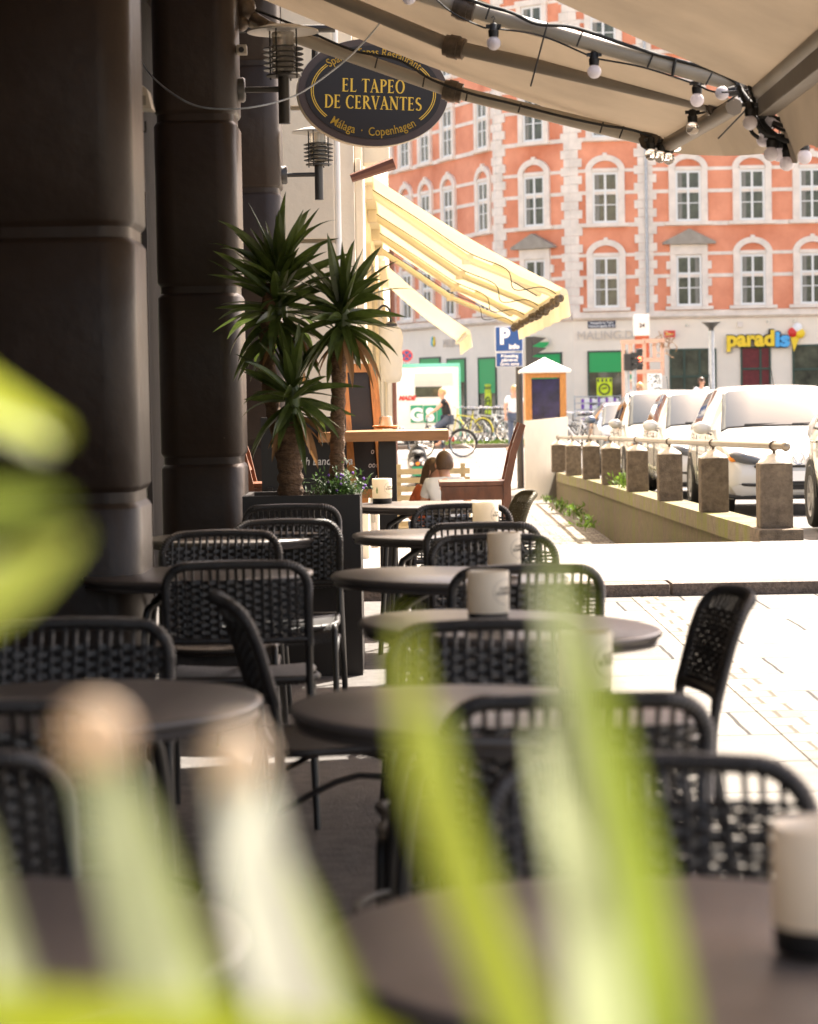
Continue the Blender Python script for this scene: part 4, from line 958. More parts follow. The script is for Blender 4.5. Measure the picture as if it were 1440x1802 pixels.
# ------------------------------------------------------------------ planter and yuccas
pl = PZ(427, 1195, 0.0); PY = 11.1
x0, x1 = PX(427, 900, PY).x, PX(634, 900, PY).x; ztop = PX(530, 872, PY).z
t = T('planter', 'tall black box planter holding three yuccas beside the second pillar', 'planter', ((x0+x1)/2, PY+.26, 0))
b = MB(); w_ = .025; y0, y1 = PY, PY+.52
b.box2((x0, y0, 0), (x1, y0+w_, ztop)); b.box2((x0, y1-w_, 0), (x1, y1, ztop)); b.box2((x0, y0+w_+.001, 0), (x0+w_, y1-w_-.001, ztop)); b.box2((x1-w_, y0+w_+.001, 0), (x1, y1-w_-.001, ztop))
b.build('box', M['planter'], t); b = MB(); b.box2((x0+w_+.002, y0+w_+.002, ztop-.12), (x1-w_-.002, y1-w_-.002, ztop-.05)); b.build('soil', M['soil'], t)
def blade(b, base, d, L_, W, droop, twist=0.0, n=9):
    d = d.normalized(); side = d.cross(Vector((0, 0, 1)))
    if side.length < .05: side = Vector((1, 0, 0))
    side.normalize(); side = Matrix.Rotation(twist, 3, d) @ side; p = Vector(base); k = len(b.v); cur = d.copy()
    for i in range(n+1):
        t_ = i/n; w_ = W*(.55+1.2*t_ if t_ < .3 else .91*(1-((t_-.3)/.7)**1.7)**.9)+.0006; nr = side.cross(cur).normalized()
        b.v += [p-side*w_/2+nr*w_*.16, p.copy(), p+side*w_/2+nr*w_*.16]
        cur = (cur+Vector((0, 0, -droop*(.3+t_)/n))).normalized(); p = p+cur*(L_/n)
    for i in range(n):
        a = k+i*3; b.f += [(a, a+1, a+4, a+3), (a+1, a+2, a+5, a+4)]
def yucca(label, trunk, rr, crowns, seed):
    random.seed(seed); t = T('yucca', label, 'plant', trunk[0])
    P = smoothpath(trunk, 14); n = len(P)
    MB().tube(P, [lerp(rr[0], rr[1], i/(n-1))*(1+.10*math.sin(i*1.9)+random.uniform(-.03, .03)) for i in range(n)], 14).build('trunk', M['yucca_trunk'], t, smooth=70)
    b = MB(); dry = MB()
    for (c, N, L_, W, lo, hi, bias, HH) in crowns:
        c_ = Vector(c); MB().tube([P[-1]-Vector((0, 0, .02)), c_+Vector((0, 0, -HH*.2)), c_+Vector((0, 0, HH*.52))], [rr[1]*1.0, .040, .022], 12).build('crown_stem', M['yucca_leaf'], t, smooth=60)
        for k in range(N):
            f = (k+.5)/N; el = R(lerp(hi, lo, f**.8)+random.uniform(-22, 22)); az = k*2.39996+random.uniform(-.5, .5)
            d = Vector((math.cos(el)*math.cos(az), math.cos(el)*math.sin(az)*.9, math.sin(el)))+Vector(bias)*.3
            bb = Vector(c)+Vector((math.cos(az)*.02, math.sin(az)*.02, lerp(HH*.5, -HH*.5, f)))
            blade(b if (f < .86 or random.random() < .45) else dry, bb, d, L_*random.uniform(.62, 1.12)*(1 if f < .8 else .8), W*random.uniform(.75, 1.2), random.choice((.15, .4, .6, 1.2))*random.uniform(.6, 1.2)+(1.0 if f > .65 else 0), random.uniform(-1.2, 1.2))
    b.build('foliage', M['yucca_leaf'], t, smooth=30)
    for k in range(3):
        c = Vector(crowns[0][0]); az = random.uniform(0, 6.3); blade(dry, c+Vector((0, 0, -.1)), Vector((math.cos(az), math.sin(az), -.5)), .2, .03, 1.2)
    dry.build('dry_leaves', M['dry_leaf'], t, smooth=30); random.seed(seed+100)
D = PY+.26
gz = Vector((0, 0, 0))
yucca('tallest yucca in the planter, with a broad crown against the dark pillar', [PX(512, 880, D+.05), PX(498, 800, D+.05), PX(478, 700, D+.08), PX(470, 600, D+.08), PX(480, 500, D+.08)], (.034, .040), [(PX(492, 530, D+.08), 118, .35, .058, -40, 84, (.10, -.1, .12), .38)], 11)
yucca('right yucca in the planter, with a straight trunk and leaves reaching over the bar table', [PX(592, 880, D), PX(594, 780, D), PX(596, 680, D), PX(598, 590, D)], (.036, .034), [(PX(604, 560, D), 76, .32, .054, -55, 82, (.22, 0, .05), .20)], 12)
yucca('short thick yucca in the middle of the planter, lowest crown of the three', [PX(512, 882, D-.12), PX(510, 800, D-.12), PX(506, 742, D-.12)], (.060, .056), [(PX(516, 700, D-.12), 66, .31, .052, -50, 82, (.15, 0, 0), .20)], 13)
MB().tube(smoothpath([PX(596, 640, D), PX(612, 622, D), PX(622, 590, D)], 5), .014, 8)
t = T('bedding_plant', 'low green bushy plant with small purple flowers at the right of the planter', 'plant', PX(600, 872, D))
b = MB(); random.seed(4)
for k in range(900):
    c = PX(598, 858, D-.05)+Vector((random.gauss(0, .055), random.gauss(0, .07), abs(random.gauss(0, .045))-.03)); d = Vector((random.gauss(0, 1), random.gauss(0, 1), random.gauss(.3, 1)))
    blade(b, c, d, random.uniform(.02, .05), .009, .8, 0, 2)
b.build('foliage', M['shrub'], t)
b = MB()
for k in range(14): b.ball(PX(600, 845, D-.12)+Vector((random.gauss(0, .06), random.gauss(0, .03), random.gauss(0, .025))), .007, 6, 4)
b.build('flowers', M['purple'], t)
# ------------------------------------------------------------------ chalkboards
def aboard(px0, px1, ptop, pbot, d, label, yaw=0, splay=.14, fw=.05, txt=()):
    a, c = PX(px0, pbot, d), PX(px1, pbot, d); w_ = (c-a).length; h = PX(px0, ptop, d).z-a.z; o = (a+c)/2
    t = T('chalkboard', label, 'chalkboard', o); Q = Matrix.Rotation(R(yaw), 3, 'Z')
    for sgn in (1, -1):
        def pt(u, v, y=0): return o+Q @ Vector((u, (-splay*sgn)*(1-v/h)+y*-sgn, v))
        b = MB()
        for (u0, u1, v0, v1) in ((-w_/2, -w_/2+fw, 0, h), (w_/2-fw, w_/2, 0, h), (-w_/2+fw, w_/2-fw, h-fw, h), (-w_/2+fw, w_/2-fw, .10, .10+fw)):
            b.prism([(u0, v0), (u1, v0), (u1, v1), (u0, v1)], lambda u, v: pt(u, v, 0), lambda u, v: pt(u, v, .022))
        b.build('frame', M['orange_wood'], t)
        b = MB(); b.prism([(-w_/2+fw, .15), (w_/2-fw, .15), (w_/2-fw, h-fw), (-w_/2+fw, h-fw)], lambda u, v: pt(u, v, .006), lambda u, v: pt(u, v, .014)); bo = b.build('board', M['chalkboard'], t)
        if sgn == 1 and txt:
            b = MB()
            for (s_, sz, fx, fz) in txt:
                m_ = text_mb(s_, sz, .0008, .0002, xs=.8, shear=.25); b.add([pt(q.x+fx*w_, q.y+fz*h, .0148+q.z) for q in m_.v], m_.f)
            b.build('chalk_writing', M['chalk'], bo)
aboard(596, 668, 640, 905, 13.9, 'tall wooden A-frame chalkboard standing behind the bar table', 22, .16, txt=(('o', .05, .2, .42), ('ooo', .05, .2, .33), ('o', .06, .25, .25)))
# dark menu board behind the yucca trunks
a, c = PX(462, 890, 13.3), PX(612, 890, 13.3); h = PX(462, 735, 13.3).z-a.z
t = T('menu_board', 'black menu board with white chalk lettering behind the yucca trunks', 'menu board', (a+c)/2)
b = MB(); b.prism([(0, 0), (c.x-a.x, 0), (c.x-a.x, h), (0, h)], lambda u, v: a+Vector((u, .0, v)), lambda u, v: a+Vector((u, .03, v))); b.build('board', M['chalkboard'], t)
b = MB(); b.box2((a.x+.03, 13.28, 0), (a.x+.06, 13.34, a.z+.1)); b.box2((c.x-.06, 13.28, 0), (c.x-.03, 13.34, a.z+.1)); b.build('leg', M['black_metal'], t)
facing(text_mb('with Land Cava', .062, .001, .0007, xs=.85, shear=.2), PX(568, 812, 13.29)).build('chalk_writing', M['chalk'], t)
b = MB()
for k in range(5): b.tube([PX(574+k*5, 775-k*5, 13.29), PX(590+k*4, 762+k*7, 13.29)], .004, 4)
b.build('chalk_drawing', M['chalk'], t)
# ------------------------------------------------------------------ bar table and bar chairs
DT = 13.2
a, c = PX(560, 757, DT), PX(790, 757, DT); zt_ = a.z
t = T('bar_table', 'high wooden bar table with a black square post standing past the planter', 'table', ((a.x+c.x)/2, DT+.3, 0))
b = MB(); b.box2((a.x, DT, c.z-.055), (c.x, DT+.62, c.z)); b.build('table_top', M['table_wood'], t, bevel=.005)
xm = PX(682, 800, DT+.3).x; b = MB(); b.box2((xm-.05, DT+.25, 0.03), (xm+.05, DT+.35, c.z-.056)); b.build('post', M['black_metal'], t, bevel=.004)
b = MB(); b.box2((xm-.28, DT+.02, 0), (xm+.28, DT+.58, .029)); b.build('base_plate', M['black_metal'], t, bevel=.004)
p = PX(679, 748, DT+.28); p.z = zt_
t = T('ashtray', 'wooden saucer ashtray with an upturned glass cup on the bar table', 'ashtray', p)
MB().lathe([(.001, 0), (.05, 0), (.075, .012), (.072, .016), (.05, .006), (.001, .006)], p, 24, cap=False).build('saucer', M['orange_wood'], t, smooth=50)
MB().lathe([(.045, .007), (.042, .012), (.033, .065), (.030, .068), (.001, .068)], p, 20, cap=False).build('glass_cup', M['lamp_glass'], t, smooth=50)
def bar_chair(origin, sx, label):
    """origin at the floor under the seat centre; back on the sx side (along x)"""
    o = Vector(origin); t = T('bar_chair', label, 'chair', o, 'reddish wooden bar chairs'); g_ = lambda x, y, z: o+Vector((x*sx, y, z))
    b = MB(); b.prism([(-.20, -.19), (.18, -.17), (.18, .17), (-.20, .19)], lambda u, v: g_(u, v, .775), lambda u, v: g_(u, v, .80)); b.build('seat', M['red_wood'], t, bevel=.004)
    b = MB()
    for y in (-.165, .165): b.prism([(-.17, .70), (.17, .70), (.17, .772), (-.17, .772)], lambda u, v: g_(u, y-.011, v), lambda u, v: g_(u, y+.011, v))
    for x in (-.17, .165): b.prism([(-.15, .70), (.15, .70), (.15, .772), (-.15, .772)], lambda u, v: g_(x-.011, u, v), lambda u, v: g_(x+.011, u, v))
    b.build('apron', M['red_wood'], t)
    for y in (-.165, .165):
        b = MB(); b.prism([(-.195, 0), (-.155, 0), (-.145, .772), (-.185, .772)], lambda u, v: g_(u, y-.02, v), lambda u, v: g_(u, y+.02, v)); b.build('leg', M['red_wood'], t)
        b = MB(); b.prism([(.20, 0), (.24, 0), (.195, .5), (.19, .78), (.225, .95), (.275, 1.10), (.245, 1.115), (.19, .96), (.15, .78), (.155, .5)], lambda u, v: g_(u, y-.02, v), lambda u, v: g_(u, y+.02, v)); b.build('back_post', M['red_wood'], t)
        b = MB(); b.tube([g_(-.17, y, .32), g_(.20, y, .32)], .013, 6); b.build('stretcher', M['red_wood'], t)
    for (z, x) in ((1.03, .222), (.90, .19)):
        b = MB(); b.box(g_(x+.012, 0, z), (.02, .31, .075), 0, Matrix.Rotation(R(22)*sx, 3, 'Y')); b.build('back_slat', M['red_wood'], t)
    b = MB(); b.tube([g_(-.17, -.165, .25), g_(-.17, .165, .25)], .016, 6); b.build('foot_rest', M['red_wood'], t)
p = PX(836, 845, 13.3); k_ = (p.z)/.79
bar_chair((p.x, 13.3, p.z-.80), 1, 'reddish wooden bar chair right of the bar table, its back leaning right')
p = PX(497, 845, 13.5)
bar_chair((p.x, 13.55, PX(836, 845, 13.3).z-.80), -1, 'reddish wooden bar chair behind the yucca trunks at the left of the bar table')
# ------------------------------------------------------------------ concrete wall with posts and rail
PXS = [1363, 1256, 1179, 1122, 1076, 1041, 1010, 984]
YS = [19.75+i*3.83 for i in range(8)]
t = T('concrete_wall', 'low mossy concrete wall carrying square posts and a round metal rail along the parked cars', 'wall', (WX, 19.6, -.85))
ztops = [PX(x, y, d).z for x, y, d in zip(PXS, (929, 901, 881, 865, 853, 843, 837, 831), YS)]
def wz(y): f = (y-YS[0])/3.83; i = max(0, min(6, int(f))); return lerp(ztops[i], ztops[i+1], f-i)
b = MB()
for i in range(7):
    ya, yb = YS[i]-.05 if i else YS[0]-.10, YS[i+1]-.05
    for (xa, xb, dz0, dz1, arr) in ((WX-.13, WX+.17, -.17, 0, 0),):
        b.add([(x, y, z) for y in (ya+.006, yb-.006) for (x, z) in ((xa, wz(y)+dz0), (xb, wz(y)+dz0), (xb, wz(y)), (xa, wz(y)))], [(0, 1, 2, 3), (7, 6, 5, 4), (0, 4, 5, 1), (1, 5, 6, 2), (2, 6, 7, 3), (3, 7, 4, 0)])
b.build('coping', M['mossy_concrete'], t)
b = MB()
b.add([(x, y, z) for y in (YS[0]-.1, YS[7]+.4) for (x, z) in ((WX-.10, -1.0), (WX+.15, -1.0), (WX+.15, wz(y)-.171), (WX-.10, wz(y)-.171))], [(0, 1, 2, 3), (7, 6, 5, 4), (0, 4, 5, 1), (1, 5, 6, 2), (2, 6, 7, 3), (3, 7, 4, 0)])
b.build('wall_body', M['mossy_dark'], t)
b = MB(); b.box2((WX-.16, YS[0]-.32, -.05), (WX+.20, YS[0]+.25, wz(YS[0])+.004)); b.build('end_block', M['concrete'], t, bevel=.02)
rp = []
for i, (x, d) in enumerate(zip(PXS, YS)):
    xx = PX(x, 860, d).x; z0 = wz(d)+.001; hh = .53
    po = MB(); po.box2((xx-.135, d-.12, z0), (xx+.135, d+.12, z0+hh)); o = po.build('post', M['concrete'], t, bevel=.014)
    MB().lathe([(.135, hh), (.125, hh+.02), (.07, hh+.055), (.03, hh+.075), (.001, hh+.08)], (xx, d, z0), 20, cap=False).build('cap', M['concrete_sunlit'], o, smooth=50)
    b = MB(); b.tube([(xx, d, z0+hh+.06), (xx, d, z0+hh+.12)], .014, 8); b.tube([(xx+.0, d+.033*math.cos(k*PI/8), z0+hh+.142+.033*math.sin(k*PI/8)) for k in range(16)], .008, 5, closed=True); b.tube([(xx+.036*math.cos(k*PI/8), d, z0+hh+.142+.036*math.sin(k*PI/8)) for k in range(16)], .008, 5, closed=True); b.build('rail_clamp', M['joint_metal'], o)
    rp.append((xx, d, z0+hh+.142))
rp = [(rp[0][0]+.05, rp[0][1]-.3, rp[0][2])]+rp
b = MB(); b.tube(rp, .030, 12); b.ball(rp[0], .040); b.build('rail', M['rail'], t, smooth=60)
def weed(x, y, d, s, label, z=None):
    p = PX(x, y, d); t = T('weed', label, 'plant', p, 'weeds growing at the foot of the concrete wall'); b = MB()
    for k in range(60):
        dd = Vector((random.gauss(0, .6), random.gauss(0, .6), 1)); q = p+Vector((random.gauss(0, .06), random.gauss(0, .06), random.uniform(0, .12)))*s; blade(b, q, dd, random.uniform(.04, .09)*s, .022*s, .9, random.uniform(-1, 1), 3)
    b.build('leaves', M['weed'], t); b = MB(); b.tube([p+Vector((0, 0, -.03)), p+Vector((0, 0, .15*s))], .008, 5); b.build('stem', M['weed'], t)
weed(988, 902, 42, 1.6, 'tallest bright green weed at the far foot of the concrete wall'); weed(1010, 912, 39, 1.6, 'dark leafy weed in the middle of the row along the wall'); weed(1030, 930, 35, 1.5, 'bright green weed nearest to the raised pavement'); weed(962, 884, 45, .9, 'small weed beside the white panel'); weed(1098, 860, 33, 1.5, 'green weed growing up between two posts beside the cars')
# ------------------------------------------------------------------ cars
def make_car(paint, H=1.47, W=1.66, L_=3.9, hood=.98):
    t = T('parked_car', 'x', 'car', (0, 0, 0)); hw = W/2
    # stations: y from front (0) to rear (L): (y, zbot, zbelt, ztop, width factor, roof half width factor)
    ST = [(0.0, .28, .50, .56, .80, .72), (.06, .22, .55, .66, .90, .82), (.25, .20, .68, .80, .97, .88), (.55, .20, .80, .88, 1, .90), (.95, .20, .88, hood, 1, .86), (1.0, .20, .90, hood+.02, 1, .84), (1.35, .20, .91, H-.20, 1, .78), (1.60, .20, .92, H-.05, 1, .74), (1.66, .20, .92, H-.03, 1, .74), (2.1, .20, .93, H, 1, .74), (2.42, .20, .94, H, 1, .74), (2.50, .20, .94, H, 1, .74), (3.15, .20, .96, H-.05, 1, .73), (3.3, .20, .97, H-.09, .99, .72), (3.62, .22, .98, H-.30, .97, .74), (3.82, .25, .95, H-.52, .93, .80), (L_, .32, .80, .88, .86, .76)]
    rings = []
    for (y, zb, zl, zt, wf, tf) in ST:
        a = hw*wf; b_ = hw*tf if zt > zl+.12 else hw*min(.93, tf+.02)
        rings.append([(0, zb), (a*.88, zb), (a*.97, zb+.10), (a, lerp(zb, zl, .45)), (a*.985, lerp(zb, zl, .82)), (a*.955, zl), (lerp(a*.955, b_, .5), lerp(zl, zt-.03, .55)), (b_, zt-.05), (b_*.90, zt-.012), (b_*.5, zt+.004), (0, zt+.008)])
    n = len(rings[0]); V = []
    for (y, *_), rg in zip(ST, rings):
        V.append([Vector((x, y, z)) for x, z in rg])
    parts = {'body': MB(), 'windscreen': MB(), 'side_window': MB(), 'side_window2': MB(), 'rear_window': MB()}
    for sx in (1, -1):
        for i in range(len(ST)-1):
            for j in range(n-1):
                k = 'body'
                if i in (5, 6) and j in (7, 8, 9) or (i == 5 and j == 6 and False): k = 'windscreen'
                if j in (5, 6) and i in (6, 8, 9, 11): k = 'side_window' if sx > 0 else 'side_window2'
                if i in (13,) and j in (7, 8, 9): k = 'rear_window'
                q = [V[i][j], V[i][j+1], V[i+1][j+1], V[i+1][j]]
                q = [Vector((p.x*sx, p.y, p.z)) for p in q]
                parts[k].add(q, [(0, 1, 2, 3)])
        for e in (0, -1):
            parts['body'].add([Vector((p.x*sx, p.y, p.z)) for p in V[e]], [tuple(range(n))])
    def weld(mb):
        seen = {}; mp = []; nv = []
        for q in mb.v:
            k = (round(q.x, 4), round(q.y, 4), round(q.z, 4))
            if k not in seen: seen[k] = len(nv); nv.append(q)
            mp.append(seen[k])
        mb.f = [tuple(dict.fromkeys(mp[i] for i in f)) for f in mb.f]; mb.f = [f for f in mb.f if len(f) > 2]; mb.v = nv; return mb
    weld(parts['body']).build('body', M[paint], t, smooth=38, local=True)
    for k in ('windscreen', 'side_window', 'side_window2', 'rear_window'): weld(parts[k]).build(k.rstrip('2'), M['car_glass'], t, smooth=50, local=True)
    b = MB()
    for sx in (1, -1):
        b.tube([Vector((V[5][q].x*sx, V[5][q].y, V[5][q].z)) for q in (10, 9, 8, 7)]+[Vector((V[q][7].x*sx, V[q][7].y, V[q][7].z)) for q in (6, 7)], .016, 6)
        b.tube([Vector((V[q][5].x*sx, V[q][5].y, V[q][5].z)) for q in (6, 7, 8, 9, 10, 11, 12)], .013, 6)
    b.build('window_seal', M['rubber'], t, local=True)
    b = MB(); b.tube([(.1, 1.02, hood+.045), (.62, 1.06, hood+.05)], .010, 5); b.tube([(-.45, 1.02, hood+.045), (.05, 1.05, hood+.05)], .010, 5); b.build('wiper', M['rubber'], t, local=True)
    for sx in (1, -1):
        b = MB(); b.ball((sx*.56, .10, .66), (.20, .13, .075), 14, 8, Matrix.Rotation(R(-14)*sx, 3, 'Y')); h_ = b.build('headlight', M['headlight'], t, smooth=60, local=True)
        b = MB(); b.ball((sx*.70, .13, .665), (.06, .09, .05), 10, 6); b.build('indicator', M['indicator'], h_, smooth=60, local=True)
        b = MB(); b.ball((sx*(hw+.07), 1.35, .99), (.11, .06, .075), 12, 8); b.box((sx*(hw-.02), 1.36, .95), (.14, .04, .03)); b.build('mirror', M[paint], t, smooth=50, local=True)
        b = MB(); b.box((sx*(hw-.20), L_-.02, .80), (.16, .10, .22)); b.build('tail_light', M['red_lens'], t, bevel=.02, local=True)
        for yy in (1.95, 2.85): b = MB(); b.tube([(sx*(hw-.005), yy, .83), (sx*(hw+.018), yy+.03, .835), (sx*(hw+.018), yy+.14, .835), (sx*(hw-.005), yy+.17, .83)], .012, 6); b.build('door_handle', M[paint], t, smooth=50, local=True)
        for yy in (1.62, 2.48): b = MB(); b.box((sx*(hw-.001), yy, .56), (.008, .008, .66)); b.build('door_gap', M['rubber'], t, local=True)
        for yy in (.72, 3.18):
            Q = Matrix.Rotation(PI/2, 3, 'Y'); c = (sx*(hw-.09), yy, .305)
            b = MB(); b.lathe([(.20, -.095), (.285, -.10), (.305, -.07), (.305, .07), (.285, .10), (.20, .095)], c, 28, Q, cap=False); w_ = b.build('wheel', M['rubber'], t, smooth=40, local=True)
            b = MB(); b.lathe([(.02, .075*sx), (.05, .082*sx), (.18, .065*sx), (.20, .092*sx), (.205, .09*sx), (.205, 0)], c, 28, Q)
            for k in range(8): a = k*PI/4; b.box((c[0]+sx*.078, c[1]+.12*math.cos(a), c[2]+.12*math.sin(a)), (.012, .16, .035), 0, Matrix.Rotation(a, 3, 'X'))
            b.build('hubcap', M['plastic_grey'], w_, smooth=30, local=True)
            b = MB()
            for k in range(16):
                a0, a1 = PI*k/15-.1*(k == 0), PI*(k+1)/15
                if k < 15: b.add([(sx*(hw+.002), yy+r_*math.cos(a), .305+r_*math.sin(a)) for a in (a0, a1) for r_ in (.30, .355)], [(0, 1, 3, 2)])
            b.build('wheel_arch', M['rubber'], t, local=True)
    b = MB(); b.box((0, .005, .57), (.98, .04, .030)); b.box((0, -.005, .36), (.60, .05, .10)); b.build('grille', M['rubber'], t, bevel=.01, local=True)
    b = MB(); b.tube(smoothpath([(-.80, .22, .44), (-.68, .04, .385), (-.4, -.02, .365), (.4, -.02, .365), (.68, .04, .385), (.80, .22, .44)], 5), .018, 6); b.tube(smoothpath([(-.80, .20, .27), (-.68, .06, .235), (0, .03, .225), (.68, .06, .235), (.80, .20, .27)], 5), .024, 6); b.build('bumper_trim', M['rubber'], t, smooth=50, local=True)
    b = MB(); b.box((0, -.035, .46), (.52, .02, .11)); b.build('number_plate', M['sign_white'], t, local=True)
    b = MB(); b.tube([(.065*math.cos(k*PI/10), -.035, .655+.065*math.sin(k*PI/10)) for k in range(20)], .008, 6, closed=True)
    b.tube([(-.035, -.035, .71), (0, -.035, .66), (.035, -.035, .71)], .006, 5); b.tube([(-.055, -.035, .68), (-.025, -.035, .605), (0, -.035, .645), (.025, -.035, .605), (.055, -.035, .68)], .006, 5); b.build('badge', M['chrome'], t, local=True)
    b = MB(); b.tube([(0, 1.75, H), (0, 1.95, H+.22)], .006, 5); b.build('antenna', M['rubber'], t, local=True)
    return t
def place_car(o, xl, y, label, dz=0):
    o.location = (xl+.83, y, roadz(y+1.5)+dz); tag(o, label, 'car', 'cars parked in a row behind the concrete wall')
c1 = make_car('car_white'); place_car(c1, 3.50, 26.8, 'white hatchback with round badge and amber indicators behind the last two posts')
c2 = copy_tree(c1); place_car(c2, 3.44, 32.2, 'white car parked directly behind the hatchback with the badge')
c3 = make_car('car_silver', H=1.52); place_car(c3, 3.42, 37.6, 'pale silver car third in the row, white mirror showing above the rail')
c4 = make_car('car_blue', H=1.32, hood=.90); place_car(c4, 3.50, 44.0, 'dark low car farthest back in the row, by the bicycles')
c5 = make_car('car_silver', H=1.5); place_car(c5, 3.86, 20.0, 'silver car cut by the right edge of the photo, its rear wheel in view')
# ------------------------------------------------------------------ square: panel, cabinet, signs
b = MB(); a, c = PX(925, 880, 47.0), PX(1001, 868, 49.0)
zt = PX(925, 741, 47).z; zt2 = PX(1001, 733, 49.0).z; n_ = Vector((0, .08, 0))
b.add([Vector((a.x, 47, -.85)), Vector((c.x, 49, -.85)), Vector((c.x, 49, zt2)), Vector((a.x, 47, zt))]+[Vector((a.x, 47, -.85))+n_, Vector((c.x, 49, -.85))+n_, Vector((c.x, 49, zt2))+n_, Vector((a.x, 47, zt))+n_], [(0, 1, 2, 3), (7, 6, 5, 4), (0, 4, 5, 1), (1, 5, 6, 2), (2, 6, 7, 3), (3, 7, 4, 0)])
tag(b.build('partition_panel', M['cream_trim'], loc=(a.x, 47, -.85)), 'plain off white panel standing at the far end of the concrete wall', 'panel')
dk = 49.6; p = PX(961, 700, dk); hw = 36*dk/F
t = T('display_cabinet', 'orange wooden cabinet with dark glass and a white pyramid roof behind the white panel', 'cabinet', (p.x, dk+.4, -.85))
zr = PX(961, 656, dk).z; za = PX(961, 629, dk+.4).z; zb = -.85
b = MB(); fr = .085
b.box2((p.x-hw, dk, zb), (p.x-hw+.13, dk+.8, zr)); b.box2((p.x+hw-.13, dk, zb), (p.x+hw, dk+.8, zr)); b.box2((p.x-hw+.131, dk, zr-.10), (p.x+hw-.131, dk+.8, zr)); b.box2((p.x-hw+.131, dk, zb), (p.x+hw-.131, dk+.8, zb+.9)); b.build('frame', M['orange_wood'], t, bevel=.01)
b = MB(); b.box2((p.x-hw+.132, dk+.05, zb+.902), (p.x+hw-.132, dk+.75, zr-.122)); b.build('glass', M['violet_glass'], t)
b = MB(); e = hw+.10; yb_ = dk-.1; b.add([(p.x-e, yb_, zr), (p.x+e, yb_, zr), (p.x+e, yb_+1.0, zr), (p.x-e, yb_+1.0, zr), (p.x, dk+.4, za), (p.x-e, yb_, zr+.05), (p.x+e, yb_, zr+.05), (p.x+e, yb_+1.0, zr+.05), (p.x-e, yb_+1.0, zr+.05)], [(3, 2, 1, 0), (0, 1, 6, 5), (1, 2, 7, 6), (2, 3, 8, 7), (3, 0, 5, 8), (5, 6, 4), (6, 7, 4), (7, 8, 4), (8, 5, 4)]); b.build('roof', M['white_paint'], t)
dp = 51.6; p0 = PX(917, 865, dp); p1 = PX(909, 575, dp)
t = T('sign_post', 'dark grey post with blue parking payment signs beside the orange cabinet', 'sign', (p0.x, dp, -.85))
b = MB(); b.tube([(p0.x, dp, -.86), (p0.x, dp, p1.z)], .075, 12); b.build('post', M['pole_grey'], t, smooth=50)
s_ = dp/F
def plate(x0, y0, x1, y1, m_, texts, name='plate'):
    a, c = PX(x0, y1, dp-.1), PX(x1, y0, dp-.1); b = MB(); b.box2((a.x, dp-.12, a.z), (c.x, dp-.095, c.z)); o = b.build('sign_plate', M[m_], t, bevel=.004)
    b = MB(); b.box2((a.x-.015, dp-.094, a.z-.015), (c.x+.015, dp-.08, c.z+.015)); b.build('white_edge', M['sign_white'], o)
    for (s2, sz, x, y, off, xs) in texts: facing(text_mb(s2, sz, .008, off, xs=xs), PX(x, y, dp-.127)).build('lettering', M['sign_white'], o)
plate(873, 575, 919, 618, 'sign_blue', [('P', .46, 888, 593, .022, .9), ('info', .145, 905, 610, .006, 1)])
plate(874, 621, 919, 645, 'sign_blue', [('P-betaling', .092, 897, 626.5, .0025, 1), ('påkrævet', .092, 897, 633.5, .0025, 1), ('Grøn zone', .092, 897, 640.5, .0025, 1)])
def traffic_light(x0, x1, y0, y1, d, label, front=True, lit=None, pole=None):
    a, c = PX(x0, y1, d), PX(x1, y0, d); t = T('traffic_light', label, 'traffic light', ((a.x+c.x)/2, d, a.z))
    b = MB(); b.box2((a.x, d, a.z), (c.x, d+.25, c.z)); b.build('housing', M['lamp_metal'], t, bevel=.02)
    for k in range(3):
        z = lerp(c.z, a.z, (k+.5)/3); rr = (c.z-a.z)/6*.8; xm = (a.x+c.x)/2
        if front:
            b = MB(); b.tube([(xm, d-.02, z), (xm, d+.01, z)], min(rr, (c.x-a.x)*.38), 16); b.build('lens', mat('lit_red', (1, .12, .05), .4, emit=2.5) if (lit == k) else M['pole_grey'], t)
            b = MB(); b.tube([(xm+rr*math.cos(q), d-.0, z+rr*math.sin(q)) for q in [PI*j/8 for j in range(9)]], .015, 5); b.tube([(xm+rr*math.cos(q), d-.14, z+rr*math.sin(q)) for q in [PI*j/8 for j in range(9)]], .012, 5); b.build('visor', M['lamp_metal'], t)
        else:
            b = MB(); b.prism([(0, -.1), (0, .11), (.30, .07)], lambda u, v: (c.x+u, d, z+v), lambda u, v: (c.x+u, d+.25, z+v)); b.build('visor', M['lamp_metal'], t)
    if pole:
        q = PX(pole[0], pole[1], d+.1); b = MB(); b.tube([(q.x, d+.3, -.25), (q.x, d+.3, a.z+.2)], .07, 10); b.build('pole', M['galvanised'], t)
    return t
traffic_light(926, 937, 592, 646, 51.9, 'dark traffic light seen side on, attached right of the blue parking signs', False)
traffic_light(1099, 1111, 622, 652, 63, 'dark traffic light seen side on, left of the red lit one', False, pole=(1106, 700))
traffic_light(1121, 1131, 613, 651, 63.5, 'traffic light with its red lamp lit in front of the brick pillar', True, 1, pole=(1118, 700))
